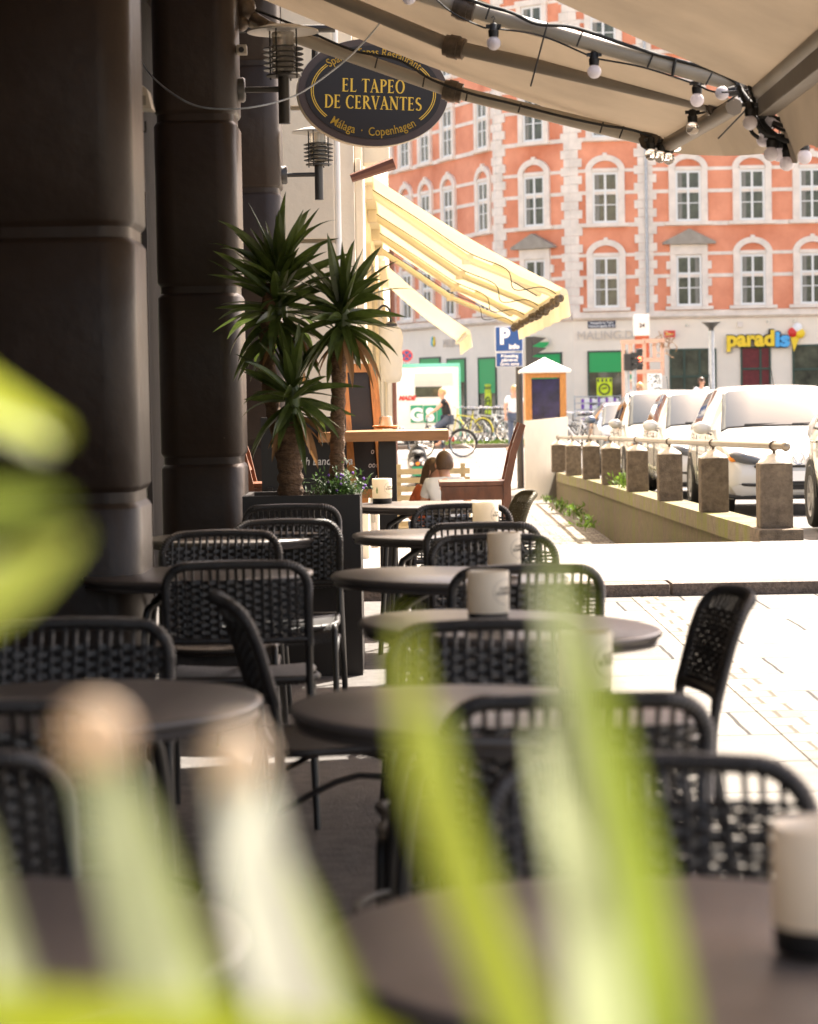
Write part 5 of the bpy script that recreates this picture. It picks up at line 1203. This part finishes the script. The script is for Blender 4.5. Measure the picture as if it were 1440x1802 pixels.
# brick pillar, wood frame
db = 70; a, c = PX(1120, 690, db), PX(1143, 592, db)
t = T('brick_pillar', 'red brick pillar with a white box on top inside the timber frame', 'pillar', ((a.x+c.x)/2, db, -.13))
b = MB(); z = -.13; k = 0
while z < c.z: b.box2((a.x+(k % 2)*.008, db+(k % 2)*.008, z), (c.x-(k % 2)*.008, db+.38, z+.095)); z += .10; k += 1
b.build('brickwork', M['brick'], t)
a2, c2_ = PX(1117, 591, db-.05), PX(1143, 553, db-.05); b = MB(); b.box2((a2.x, db-.05, a2.z), (c2_.x, db+.42, c2_.z)); b.build('white_box', M['white_paint'], t, bevel=.02)
facing(text_mb('24', .16, .01, .004), PX(1130, 573, db-.06)).build('lettering', M['pole_grey'], t)
dt = 69; t = T('timber_frame', 'pale pinkish timber frame with posts and beams around the brick pillar', 'frame', (PX(1130, 690, dt).x, dt, -.13))
for (x, ya, yb_) in ((1097, 600, 690), (1110, 600, 648), (1134, 596, 690), (1152, 600, 636), (1166, 598, 660)):
    p = PX(x, ya, dt); b = MB(); b.box2((p.x-.05, dt, -.13 if yb_ > 660 else PX(x, yb_, dt).z), (p.x+.05, dt+.1, p.z)); b.build('post', M['pale_pink'] if 'pale_pink' in M else mat('pale_pink', (.62, .40, .30), .8), t)
for (xa, xb, y) in ((1092, 1134, 602), (1136, 1170, 600), (1096, 1168, 634), (1096, 1168, 655)):
    a, c = PX(xa, y, dt-.06), PX(xb, y, dt-.06); b = MB(); b.box2((a.x, dt-.06, a.z-.06), (c.x, dt-.003, a.z+.06)); b.build('beam', mat('pale_pink', (.62, .40, .30), .8), t)
p = PX(1152, 672, dt-.15); b = MB(); b.box(p, (.42, .04, .48)); o = b.build('notice', M['sign_white'], t); b = MB()
for k in range(26): b.box(p+Vector((random.uniform(-.18, .18), -.025, random.uniform(-.2, .2))), (.05, .01, .025))
b.build('print', M['dark_green'], o)
# bare twiggy plant on the frame
b = MB(); p = PX(1172, 606, dt)
for k in range(40):
    q = p+Vector((random.gauss(0, .18), random.gauss(0, .1), random.gauss(0, .2))); b.tube([q, q+Vector((random.gauss(0, .1), 0, random.gauss(0, .1)))], .012, 4)
tag(b.build('twigs', M['dry_leaf'], loc=p), 'bare brown twigs beside the timber frame under the red sign', 'plant')
# street lamp
dl = 60; p = PX(1252, 600, dl); t = T('street_lamp', 'grey street lamp with a flat round head in front of the green shop door', 'lamp', (p.x, dl, -.25)); zt = PX(1252, 582, dl).z
MB().tube([(p.x, dl, -.25), (p.x, dl, 1.1), (p.x, dl, 1.15), (p.x, dl, zt)], [.10, .10, .075, .07], 14).build('pole', M['galvanised'], t, smooth=40)
MB().lathe([(.06, -.06), (.07, .06), (.17, .16), (.235, .20), (.235, .215), (.001, .235)], (p.x, dl, zt), 24, cap=False).build('head', M['pole_grey'], t, smooth=40)
# no stopping sign
dn = 75; p = PX(716, 626, dn); t = T('no_stopping_sign', 'round blue no stopping sign with red rim and cross above the food truck', 'sign', (p.x, dn, -.25)); rr = 10.5*dn/F
MB().lathe([(.001, 0), (rr, 0), (rr, .03), (.001, .03)], p, 24, Matrix.Rotation(PI/2, 3, 'X'), cap=False).build('disc', M['sign_red'], t)
MB().lathe([(.001, .031), (rr*.76, .031), (rr*.76, .036), (.001, .036)], p, 24, Matrix.Rotation(PI/2, 3, 'X'), cap=False).build('blue_field', M['sign_blue'], t)
b = MB()
for a in (45, -45): b.box(p+Vector((0, -.042, 0)), (rr*1.6, .008, rr*.2), 0, Matrix.Rotation(R(a), 3, 'Y'))
b.build('cross', M['sign_red'], t); b = MB(); b.tube([(p.x, dn+.06, -.25), (p.x, dn+.06, p.z+.2)], .035, 8); b.build('pole', M['galvanised'], t)
# ------------------------------------------------------------------ food truck
df = 68; a, c = PX(690, 765, df), PX(808, 645, df); t = T('food_truck', 'white food truck with turquoise edges, open hatch and green lettered panels', 'food truck', ((a.x+c.x)/2, df, -.13))
zb, zt = PX(750, 768, df).z, PX(750, 646, df).z
b = MB(); b.box2((a.x-.8, df, zb), (c.x, df+2.1, zt)); b.build('body', M['white_paint'], t, bevel=.03)
b = MB(); b.box2((a.x-.82, df-.03, zt), (c.x+.03, df+2.12, zt+.10)); b.box2((c.x-.02, df-.025, zb), (c.x+.04, df+.06, zt)); b.box2((c.x+.001, df+.02, zb), (c.x+.02, df+2.08, zb+.12)); b.build('trim', M['teal_trim'], t)
h0, h1 = PX(731, 699, df-.01), PX(778, 680, df-.01)
b = MB(); b.box2((h0.x, df-.02, h0.z), (h1.x, df+.3, h1.z)); b.build('hatch_opening', M['pane'], t)
b = MB(); b.add([(h0.x-.02, df-.02, h1.z+.02), (h1.x+.3, df-.02, h1.z+.02), (h1.x+.3, df-.35, h1.z+.38), (h0.x-.02, df-.35, h1.z+.38)], [(0, 1, 2, 3)]); b.build('hatch_flap', M['white_paint'], t)
for (x0_, x1_, s2) in ((723, 744, 'G'), (746, 768, 'S'), (770, 786, '')):
    p0_, p1_ = PX(x0_, 744, df-.02), PX(x1_, 713, df-.02); b = MB(); b.box2((p0_.x, df-.03, p0_.z), (p1_.x, df-.004, p1_.z)); o = b.build('green_panel', M['truck_green'], t)
    if s2: facing(text_mb(s2, .48, .01, .03), PX((x0_+x1_)/2, 731, df-.04)).build('lettering', M['sign_white'], o)
facing(text_mb('MADE', .17, .01, .01, shear=.3), PX(716, 701, df-.02)).build('lettering', M['sign_red'], t)
b = MB(); b.box2((c.x-.42, df-.04, zb-.16), (c.x-.16, df, zb-.02)); b.build('tail_light', M['red_lens'], t)
for x in (a.x+.5, c.x-.7): b = MB(); b.lathe([(.001, -.1), (.30, -.1), (.30, .1), (.001, .1)], (x, df+.15, .17), 20, Matrix.Rotation(PI/2, 3, 'X'), cap=False); b.build('wheel', M['rubber'], t)
# ------------------------------------------------------------------ bicycles
def make_bike(m_):
    t = T('bicycle', 'x', 'bicycle', (0, 0, 0))
    for y in (-.52, .52):
        b = MB(); b.tube([(0, y+.33*math.cos(k*PI/14), .34+.33*math.sin(k*PI/14)) for k in range(28)], .020, 6, closed=True)
        w_ = b.build('wheel', M['rubber'], t, smooth=50, local=True)
        b = MB(); b.tube([(0, y+.305*math.cos(k*PI/14), .34+.305*math.sin(k*PI/14)) for k in range(28)], .010, 5, closed=True)
        for k in range(14): b.tube([(0, y, .34), (0, y+.30*math.cos(k*PI/7), .34+.30*math.sin(k*PI/7))], .0025, 3)
        b.build('rim', M['chrome'], w_, local=True)
    b = MB(); bb = (0, -.05, .30); hd = (0, .38, .80); st = (0, -.18, .80)
    for p_, q_, r in ((bb, hd, .020), (bb, st, .018), (hd, (0, -.16, .74), .016), ((0, -.52, .34), bb, .012), ((0, -.52, .34), (0, -.17, .74), .010), (hd, (0, .52, .34), .016), (hd, (0, .36, .98), .014), (st, (0, -.20, .92), .012)): b.tube([p_, q_], r, 6)
    b.build('frame', M[m_], t, smooth=50, local=True)
    b = MB(); b.tube([(-.28, .25, 1.0), (-.2, .36, 1.02), (0, .37, .99), (.2, .36, 1.02), (.28, .25, 1.0)], .013, 6); b.build('handlebar', M['chrome'], t, smooth=50, local=True)
    b = MB(); b.prism([(-.08, -.30), (.08, -.30), (.03, -.05), (-.03, -.05)], lambda u, v: (u, v, .92), lambda u, v: (u, v, .96)); b.build('saddle', M['rubber'], t, bevel=.012, local=True)
    b = MB(); b.tube([(0, -.52+.37*math.cos(R(a)), .34+.37*math.sin(R(a))) for a in range(40, 200, 16)], .02, 5); b.build('mudguard', M[m_], t, smooth=50, local=True)
    b = MB(); b.tube([(-.0, -.05, .30), (.09, -.05, .30), (.09, -.02, .14)], .009, 5); b.box((.12, -.02, .14), (.08, .09, .02)); b.tube([(0, -.05, .30), (-.09, -.05, .30), (-.09, -.08, .46)], .009, 5); b.box((-.12, -.08, .46), (.08, .09, .02)); b.build('pedals', M['pole_grey'], t, local=True)
    return t
BK = {k: make_bike(k) for k in ('bike_black', 'bike_pale', 'bike_yellow')}; ubk = set()
def bike(x, y, d, m_, rz, label, tilt=0, z=None):
    p = PX(x, y, d); o = BK[m_] if m_ not in ubk else copy_tree(BK[m_]); ubk.add(m_)
    o.location = (p.x, d, -.13 if z is None else z); o.rotation_euler = (0, R(tilt), R(rz)); tag(o, label, 'bicycle', 'bicycles parked on the square'); return o
bike(862, 770, 67.0, 'bike_pale', 62, 'pale silver bicycle standing foremost in the rack left of the sign post', 4)
bike(886, 770, 67.6, 'bike_pale', 40, 'pale bicycle just right of the foremost silver one', -5)
bike(824, 770, 67.4, 'bike_yellow', 50, 'yellow framed bicycle next to the food truck')
for i, (x, d, rz) in enumerate(((815, 68.2, 30), (836, 68.4, 55), (848, 68.8, 48), (870, 69, 60), (900, 69.2, 35))):
    bike(x, 770, d, 'bike_black', rz, ['black bicycle half behind the corner of the food truck', 'black bicycle behind the yellow framed one', 'black bicycle under the narrow yellow poster', 'black bicycle behind the pale silver one', 'black bicycle partly behind the sign post'][i], random.uniform(-6, 6))
for i, (x, d, rz) in enumerate(((1012, 60, 55), (1028, 61, 40), (1046, 60.5, 65), (1062, 61.5, 50), (1020, 62.5, 75))):
    bike(x, 760, d, 'bike_pale' if i % 2 == 0 else 'bike_black', rz, ['pale bicycle directly right of the white panel', 'black bicycle second from the white panel', 'pale bicycle in front of the display rack', 'black bicycle nearest to the dark low car', 'pale bicycle at the back, below the display rack'][i], random.uniform(-5, 5), z=-.25)
# display rack before the shop window
dr = 86; a, c = PX(1012, 740, dr), PX(1092, 697, dr); t = T('display_rack', 'open metal rack stacked with white and purple goods before the green topped window', 'rack', ((a.x+c.x)/2, dr, -.13))
b = MB()
for x in (a.x, (a.x+c.x)/2, c.x): b.tube([(x, dr, -.13), (x, dr, c.z+.05)], .02, 6)
for k in range(5): b.tube([(a.x, dr, lerp(.15, c.z, k/4)), (c.x, dr, lerp(.15, c.z, k/4))], .018, 6)
b.build('frame', M['galvanised'], t)
for k in range(4):
    z = lerp(.15, c.z, k/4)+.02; x = a.x+.25; b = MB(); b2 = MB(); j = 0
    while x < c.x-.08: h_ = random.uniform(.12, .2); (b if (j % 3) else b2).box2((x, dr+.01, z), (x+.085, dr+.3, z+h_)); x += .095; j += 1
    b.build('goods', M['sign_white'], t); b2.build('goods', M['purple'], t)
# hedge of grass at the kerb by the bikes
b = MB(); random.seed(9)
for k in range(500):
    p = Vector((random.uniform(.9, 3.6), 66.3+random.uniform(0, .8), -.13)); blade(b, p, Vector((random.gauss(0, .3), random.gauss(0, .3), 1)), random.uniform(.06, .16), .03, .6, random.uniform(-1, 1), 2)
tag(b.build('grass', M['weed']), 'short grass growing along the kerb under the bicycles', 'grass', kind='stuff')
# ------------------------------------------------------------------ benches
def bench(px, py, d, wpx, label, z):
    a = PX(px, py, d); w_ = wpx*d/F; t = T('slatted_bench', label, 'bench', (a.x+w_/2, d, z))
    for k in range(7): b = MB(); b.box2((a.x, d+.015*k, z+.42+k*.095), (a.x+w_, d+.03+.015*k, z+.42+k*.095+.06)); b.build('slat', M['pale_wood'], t)
    b = MB(); b.box2((a.x, d-.40, z+.40), (a.x+w_, d+.0, z+.43)); b.build('seat', M['pale_wood'], t)
    b = MB()
    for x in (a.x+.05, a.x+w_-.1): b.box2((x, d+.14, z), (x+.05, d+.18, z+1.1)); b.box2((x, d-.36, z), (x+.05, d-.31, z+.398))
    b.build('leg', M['pale_wood'], t)
bench(690, 860, 26.4, 138, 'pale slatted wooden bench beyond the seated couple', -.58)
# scooter
ds = 52; p = PX(735, 800, ds); zs = -.79; t = T('scooter', 'dark scooter seen from behind with green number plate and round lamps', 'scooter', (p.x, ds, zs))
b = MB(); b.lathe([(.17, -.055), (.25, -.06), (.25, .06), (.17, .055)], (p.x, ds, zs+.25), 22, Matrix.Rotation(PI/2, 3, 'Y'), cap=False); b.build('wheel', M['rubber'], t, smooth=40)
b = MB(); b.lathe([(.17, -.055), (.25, -.06), (.25, .06), (.17, .055)], (p.x, ds+1.25, zs+.25), 22, Matrix.Rotation(PI/2, 3, 'Y'), cap=False); b.build('wheel', M['rubber'], t, smooth=40)
b = MB(); b.ball((p.x, ds+.1, zs+.55), (.20, .45, .20), 14, 10); b.ball((p.x, ds+1.1, zs+.6), (.22, .12, .38), 14, 10); b.box((p.x, ds+.7, zs+.25), (.32, .7, .06)); b.build('body', M['bike_black'], t, smooth=60)
b = MB(); b.ball((p.x, ds+.1, zs+.80), (.15, .40, .07), 12, 8); b.build('seat', M['rubber'], t, smooth=60)
b = MB(); b.tube([(p.x, ds+1.1, zs+.8), (p.x, ds+.98, zs+1.05)], .03, 6); b.tube([(p.x-.34, ds+.85, zs+1.05), (p.x, ds+.98, zs+1.08), (p.x+.34, ds+.85, zs+1.05)], .018, 6); b.build('handlebar', M['bike_black'], t)
b = MB(); b.box((p.x, ds-.36, zs+.42), (.24, .015, .2)); b.build('number_plate', M['truck_green'], t)
for dx in (-.13, 0, .13): b = MB(); b.ball((p.x+dx, ds-.34, zs+.58), (.045, .02, .04), 10, 6); b.build('tail_light', M['sign_white' if dx else 'indicator'], t)
for sx in (-1, 1): b = MB(); b.tube([(p.x+sx*.25, ds+.95, zs+1.08), (p.x+sx*.32, ds+.95, zs+1.28)], .01, 5); b.ball((p.x+sx*.34, ds+.94, zs+1.32), (.07, .015, .05), 10, 6); b.build('mirror', M['chrome'], t)
# ------------------------------------------------------------------ people
def skin(name, verts, edges, radii, m, parent, root=0, sub=1, flat=None):
    me = bpy.data.meshes.new(name); o0 = org(parent); me.from_pydata([tuple(Vector(v)-o0) for v in verts], edges, [])
    o = bpy.data.objects.new(name, me); col.objects.link(o); md = o.modifiers.new('s', 'SKIN'); md.use_smooth_shade = True
    sv = me.skin_vertices[0].data
    for i, r in enumerate(radii): sv[i].radius = r if isinstance(r, tuple) else (r, r); sv[i].use_root = (i == root)
    s2 = o.modifiers.new('u', 'SUBSURF'); s2.levels = sub; s2.render_levels = sub
    bpy.context.view_layer.update(); dg = bpy.context.evaluated_depsgraph_get(); nm = bpy.data.meshes.new_from_object(o.evaluated_get(dg))
    bpy.data.objects.remove(o); bpy.data.meshes.remove(me); nm.name = name; nm.materials.clear(); nm.materials.append(m)
    nm.polygons.foreach_set('use_smooth', [True]*len(nm.polygons))
    o = bpy.data.objects.new(name, nm); col.objects.link(o); o.parent = parent; ORG[o.name] = org(parent); return o
def human(label, J, face, hair, shirt, trousers, sleeve=.6, long_hair=False, cap=False):
    """J: world joints. face: unit vector the face looks at"""
    t = T('person', label, 'person', J['pelvis'] if 'base' not in J else J['base'])
    V_, E, Rr = [], [], []
    def add(p, r, par=None):
        V_.append(Vector(p)); Rr.append(r)
        if par is not None: E.append((par, len(V_)-1))
        return len(V_)-1
    pv = add(J['pelvis'], (.15, .11)); ch = add(J['chest'], (.155, .11), pv); nk0 = add(J['neck'], (.065, .065), ch); hd = Vector(J['head']); f = Vector(face).normalized()
    h1 = add(hd+Vector((0, 0, -.085))+f*.012, .052, nk0); h2 = add(hd+Vector((0, 0, -.02))+f*.006, (.080, .088), h1); h3 = add(hd+Vector((0, 0, .055))-f*.006, (.078, .088), h2); add(hd+Vector((0, 0, .105)), .045, h3)
    add(hd+f*.105+Vector((0, 0, -.012)), .012, h2)
    for sgn in ('L', 'R'):
        sh = add(J['sh'+sgn], .060, ch); el = add(J['el'+sgn], .042, sh); wr = add(J['ha'+sgn], .026, el); dr = (Vector(J['ha'+sgn])-Vector(J['el'+sgn])).normalized(); pm = add(Vector(J['ha'+sgn])+dr*.055, (.036, .020), wr)
        sd = dr.cross(Vector((0, 0, 1)));
        if sd.length < .1: sd = Vector((1, 0, 0))
        sd.normalize()
        for k in range(4):
            q = V_[pm]+sd*(.022*(k-1.5))+dr*.04; a_ = add(q, .0095, pm); add(q+dr*(.035 if k in (1, 2) else .026)+Vector((0, 0, -.012)), .007, a_)
        th = add(V_[wr]+sd*.038+dr*.045, .0095, wr); add(V_[th]+dr*.03, .008, th)
        hp = add(J['hip'+sgn], .092, pv); kn = add(J['kn'+sgn], .060, hp); an = add(J['an'+sgn], .040, kn); fd = Vector(f); fd.z = 0
        add(Vector(J['an'+sgn])+fd.normalized()*.15+Vector((0, 0, -.05)), .036, an)
    skin('body', V_, E, Rr, M['skin'], t, 0, 1)
    def chain(name, lst, m_):
        V2_, E2, R2 = [], [], []
        for (p, r, par) in lst:
            V2_.append(Vector(p)); R2.append(r)
            if par is not None: E2.append((par, len(V2_)-1))
        return skin(name, V2_, E2, R2, M[m_], t, 0, 1)
    L_ = [(J['chest'], (.175, .130), None), (J['pelvis'], (.165, .130), 0), (Vector(J['neck'])+Vector((0, 0, -.03)), (.080, .078), 0)]
    for s2 in 'LR':
        i = len(L_); L_.append((J['sh'+s2], .078, 0)); L_.append((Vector(J['sh'+s2]).lerp(Vector(J['el'+s2]), sleeve), .060, i))
    chain('shirt', L_, shirt)
    L_ = [(J['pelvis'], (.168, .125), None)]
    for s2 in 'LR':
        i = len(L_); L_.append((J['hip'+s2], .105, 0)); L_.append((J['kn'+s2], .075, i)); L_.append((Vector(J['kn'+s2]).lerp(Vector(J['an'+s2]), .9), .055, i+1))
    chain('trousers', L_, trousers)
    b = MB(); up = Vector((0, 0, 1)); sdv = f.cross(up).normalized(); Q = Matrix((sdv, f, up)).transposed()
    k0 = len(b.v); n, m_ = 20, 12
    for i in range(m_+1):
        ph = lerp(0, PI*.70, i/m_)
        for j in range(n):
            a = 2*PI*j/n; fr_ = max(0, math.sin(a)); ph2 = ph*(1-.42*fr_)
            rr = 1+.03*math.sin(j*5+i*3); q = Vector((.089*math.sin(ph2)*math.cos(a)*rr, .103*math.sin(ph2)*math.sin(a)*rr-.008, .118*math.cos(ph2)*rr+.012)); b.v.append(hd+Vector((0, 0, .010))+Q @ q)
    for i in range(m_):
        for j in range(n): b.f.append((k0+i*n+j, k0+i*n+(j+1) % n, k0+(i+1)*n+(j+1) % n, k0+(i+1)*n+j))
    if long_hair:
        for k in range(70):
            a = lerp(PI*1.0, PI*2.0, k/69)+random.uniform(-.05, .05); s0 = hd+Q @ Vector((.088*math.cos(a), .095*math.sin(a)-.005, .05)); e = hd+Q @ Vector((.115*math.cos(a), .12*math.sin(a)-.01, -.30+random.uniform(-.03, .03))); b.tube([s0, s0.lerp(e, .5)+Q @ Vector((.015*math.cos(a), .02*math.sin(a), 0)), e], [.014, .014, .006], 5)
    b.build('hair', M[hair], t, smooth=60)
    b = MB()
    for sx in (-1, 1): b.ball(hd+Q @ Vector((sx*.031, .086, .012)), (.012, .008, .006), 8, 5, Q)
    b.build('eyes', M['black_base'], t)
    b = MB(); b.ball(hd+Q @ Vector((0, .088, -.052)), (.022, .008, .006), 8, 5, Q); b.build('mouth', M['shirt_rust'], t)
    b = MB()
    for sx in (-1, 1): b.ball(hd+Q @ Vector((sx*.086, -.005, -.005)), (.010, .020, .032), 8, 6, Q)
    b.build('ears', M['skin'], t, smooth=60)
    return t
def seated(c, zseat, face, width=1.0, lean=0.0):
    """sitting with the back to the camera, c = x,y of pelvis"""
    x, y = c; P = lambda dx, dy, z: Vector((x+dx*width, y+dy, z))
    return dict(pelvis=P(0, 0, zseat+.10), chest=P(lean*.5, .03, zseat+.40), neck=P(lean*.9, .05, zseat+.575), head=P(lean*1.1, .07, zseat+.70), shL=P(-.17+lean*.8, .04, zseat+.51), shR=P(.17+lean*.8, .04, zseat+.51), elL=P(-.24, .12, zseat+.26), elR=P(.24+lean, .12, zseat+.26), haL=P(-.16, .36, zseat+.20), haR=P(.16, .36, zseat+.20), hipL=P(-.10, .05, zseat+.09), hipR=P(.10, .05, zseat+.09), knL=P(-.13, .47, zseat+.10), knR=P(.13, .47, zseat+.10), anL=P(-.13, .50, zseat-.36), anR=P(.13, .50, zseat-.36))
# couple: seat height derived from the top of the head in the photograph
hm = PX(782, 800, 24.0); zs_ = hm.z-.80
human('man with short brown hair and white shirt sitting with his back to the camera', seated((hm.x+.02, 23.93), zs_, None, 1.0, -.02), (-.15, 1, 0), 'hair_brown', 'shirt_white', 'trousers')
hw_ = PX(764, 812, 24.15)
human('woman with long brown hair and rust coloured top leaning against the man', seated((hw_.x-.05, 24.1), hw_.z-.80, None, .86, .05), (.75, -.45, -.05), 'hair_brown', 'shirt_rust', 'trousers', long_hair=True)
b = MB(); z0 = -.54
t = T('stone_bench', 'low plain bench under the seated couple', 'bench', (hm.x-.1, 24.0, z0)); b.box2((hm.x-.55, 23.72, zs_-.07), (hm.x+.35, 24.15, zs_)); b.build('seat', M['pale_wood'], t, bevel=.01)
b = MB(); b.box2((hm.x-.5, 23.76, z0), (hm.x-.42, 24.1, zs_-.071)); b.box2((hm.x+.22, 23.76, z0), (hm.x+.30, 24.1, zs_-.071)); b.build('leg', M['pale_wood'], t)
# cyclist
dc = 60.5; p = PX(778, 705, dc); x, y = p.x, dc; zg = -.32
P3 = lambda dx, dy, z: Vector((x+dx, y+dy, zg+z))
human('blurred cyclist with fair hair and black t-shirt riding past the food truck', dict(pelvis=P3(.12, 0, .98), chest=P3(.10, 0, 1.28), neck=P3(.04, 0, 1.46), head=P3(0, 0, 1.60), shL=P3(.07, -.17, 1.42), shR=P3(.07, .17, 1.42), elL=P3(-.12, -.2, 1.22), elR=P3(-.12, .2, 1.22), haL=P3(-.30, -.22, 1.10), haR=P3(-.30, .22, 1.10), hipL=P3(.12, -.10, .95), hipR=P3(.12, .10, .95), knL=P3(-.22, -.11, .72), knR=P3(-.12, .11, .55), anL=P3(-.05, -.11, .36), anR=P3(.05, .11, .16)), (-1, -.1, -.1), 'hair_blond', 'shirt_black', 'trousers', .5)
o = bike(x*F/dc+720, 750, dc, 'bike_black', 90, 'black bicycle ridden by the person in the black t-shirt', 0, z=zg); o.location.x = x-.02
def stander(px, py, d, zg, label, face, hair, shirt, trousers, s=1.0, walk=.12):
    p = PX(px, py, d); x = p.x; q = lambda dx, dy, z: Vector((x+dx, d+dy, zg+z*s))
    human(label, dict(base=q(0, 0, 0), pelvis=q(0, 0, .95), chest=q(0, 0, 1.27), neck=q(0, 0, 1.47), head=q(0, 0, 1.61), shL=q(-.18, 0, 1.42), shR=q(.18, 0, 1.42), elL=q(-.24, .03, 1.14), elR=q(.24, -.04, 1.14), haL=q(-.23, -.10, .92), haR=q(.24, .06, .90), hipL=q(-.10, 0, .92), hipR=q(.10, 0, .92), knL=q(-.11, -walk, .50), knR=q(.11, walk*.6, .50), anL=q(-.11, -walk*.6, .08), anR=q(.11, walk*1.5, .10)), face, hair, shirt, trousers)
stander(1126, 703, 57, -.25, 'man in a white shirt and pale cap standing behind the parked cars', (-.6, -.8, 0), 'hair_blond', 'shirt_white', 'trousers', .98)
stander(1235, 690, 70, -.13, 'person with reddish hair walking behind the white car by the green shop door', (.8, -.5, 0), 'hair_brown', 'shirt_white', 'trousers', 1.0)
stander(905, 700, 63.5, -.25, 'person with bare arms and blue trousers partly hidden behind the sign post', (-.9, -.2, 0), 'hair_blond', 'shirt_white', 'trousers', .98)
stander(1112, 690, 80, -.13, 'pale dressed person standing at the shop doorway left of the traffic light', (.3, -1, 0), 'hair_blond', 'shirt_white', 'trousers', 1.0, .03)
# ------------------------------------------------------------------ foreground plant, far out of focus
dm('near_leaf', (0.22, 0.28, 0.03), 0.7, var=0.3, vscale=14, c2=(0.30, 0.38, 0.05), transl=0.45)
dm('near_leaf_pale', (0.80, 0.81, 0.66), 0.7, var=0.2, vscale=10, transl=0.35)
dm('near_leaf_yellow', (0.46, 0.52, 0.06), 0.7, var=0.25, vscale=10, transl=0.4)
dm('near_tip', (0.72, 0.57, 0.42), 0.6, transl=0.3)
def ribbon(pts, ws, d0, d1, fold=.25, n=14):
    b = MB(); C = smoothpath([PX(x, y, lerp(d0, d1, i/(len(pts)-1))) for i, (x, y) in enumerate(pts)], 5); k = len(b.v); m_ = len(C)
    for i, p in enumerate(C):
        t_ = (C[min(i+1, m_-1)]-C[max(i-1, 0)]).normalized(); sd = t_.cross(Vector((0, 1, 0))).normalized(); f_ = i/(m_-1)*(len(ws)-1); j = min(int(f_), len(ws)-2); w_ = lerp(ws[j], ws[j+1], f_-j)*p.y/F/2
        b.v += [p-sd*w_+Vector((0, -w_*fold, 0)), p.copy(), p+sd*w_+Vector((0, -w_*fold, 0))]
    for i in range(m_-1):
        a = k+i*3; b.f += [(a, a+1, a+4, a+3), (a+1, a+2, a+5, a+4)]
    return b
FP = T('foreground_plant', 'bright green strap leaved plant just before the lens, blurred across the lower half', 'plant', (0, .55, .72))
def leaf(pts, ws, d0, d1, m_, par=FP, label=None):
    o = ribbon(pts, ws, d0, d1).build('leaf', M[m_], par, smooth=60); 
    if label: o['label'] = label
    return o
dm('near_leaf_soft', (0.44, 0.50, 0.22), 0.7, var=0.3, vscale=12, c2=(0.55, 0.60, 0.36), transl=0.4)
dm('low_leaf', (0.24, 0.28, 0.02), 0.9, spec=0.1, transl=.3)
l1 = leaf([(170, 1330), (205, 1430), (240, 1560), (275, 1700), (315, 1850), (360, 2000)], [90, 110, 125, 140, 150, 150], .74, .66, 'near_leaf_soft')
l2 = leaf([(420, 1370), (438, 1450), (468, 1580), (505, 1710), (545, 1850), (590, 2000)], [80, 110, 125, 135, 150, 150], .72, .64, 'near_leaf_pale')
leaf([(250, 1400), (300, 1560), (350, 1700), (400, 1850)], [15, 50, 60, 60], .78, .70, 'near_leaf', label='narrow dark green leaf')
leaf([(500, 1500), (540, 1600), (590, 1720), (640, 1850)], [10, 40, 55, 60], .77, .70, 'near_leaf', label='narrow dark green leaf behind the palest one')
MB().ball(PX(167, 1300, .735), (.0115, .004, .0115), 12, 8).build('cut_tip', M['near_tip'], l1, smooth=60)
MB().ball(PX(417, 1340, .715), (.0085, .004, .0105), 12, 8).build('cut_tip', mat('pale_tip', (.74, .62, .48), .6, transl=.3), l2, smooth=60)
leaf([(712, 1090), (728, 1250), (765, 1400), (815, 1560), (880, 1720), (950, 1900)], [12, 55, 75, 85, 100, 110], .70, .62, 'near_leaf_yellow', label='yellowish green leaf')
leaf([(770, 1250), (800, 1400), (850, 1560), (910, 1720), (980, 1900)], [8, 30, 45, 50, 50], .72, .62, 'near_leaf')
leaf([(985, 930), (1003, 1060), (1043, 1200), (1088, 1400), (1133, 1600), (1178, 1850), (1195, 2000)], [6, 32, 50, 70, 88, 100, 100], .72, .64, 'near_leaf')
leaf([(962, 990), (978, 1100), (1005, 1240), (1035, 1420), (1065, 1600), (1095, 1900)], [6, 30, 50, 65, 80, 90], .75, .66, 'near_leaf_soft')
leaf([(945, 1280), (965, 1380), (995, 1500), (1040, 1700), (1070, 1900)], [8, 30, 50, 90, 110], .76, .66, 'near_leaf_soft')
leaf([(-60, 1775), (60, 1795), (200, 1805), (420, 1820), (700, 1860)], [90, 110, 110, 90, 60], .60, .56, 'low_leaf', label='yellow leaf lying low')
leaf([(-50, 1440), (-10, 1600), (25, 1760), (55, 1950)], [30, 60, 80, 90], .75, .68, 'near_leaf_soft')
MB().tube([(0.0, .66, .35), (0.01, .66, .93)], .02, 10).build('stem', M['near_leaf'], FP)
FQ = T('foreground_plant', 'yellow green leaves of a plant at the left edge, blurred over the first pillar', 'plant', PX(-120, 1000, .62))
leaf([(-150, 630), (-60, 680), (30, 730), (110, 765)], [45, 62, 45, 10], .62, .66, 'near_leaf_yellow', FQ)
leaf([(-160, 700), (-60, 720), (20, 745), (85, 790)], [40, 50, 40, 8], .66, .68, 'near_leaf_soft', FQ)
leaf([(-160, 890), (-60, 895), (30, 890), (115, 885)], [60, 75, 55, 10], .62, .66, 'near_leaf', FQ)
leaf([(-160, 1090), (-60, 1060), (40, 1010), (140, 940)], [80, 110, 85, 10], .62, .66, 'near_leaf_yellow', FQ)
leaf([(-160, 1000), (-60, 1010), (20, 1000), (80, 970)], [50, 60, 50, 10], .66, .68, 'near_leaf_soft', FQ)
MB().tube([PX(-160, 500, .64), PX(-160, 1200, .64), PX(-150, 2100, .64)], .008, 8).build('stem', M['near_leaf'], FQ)
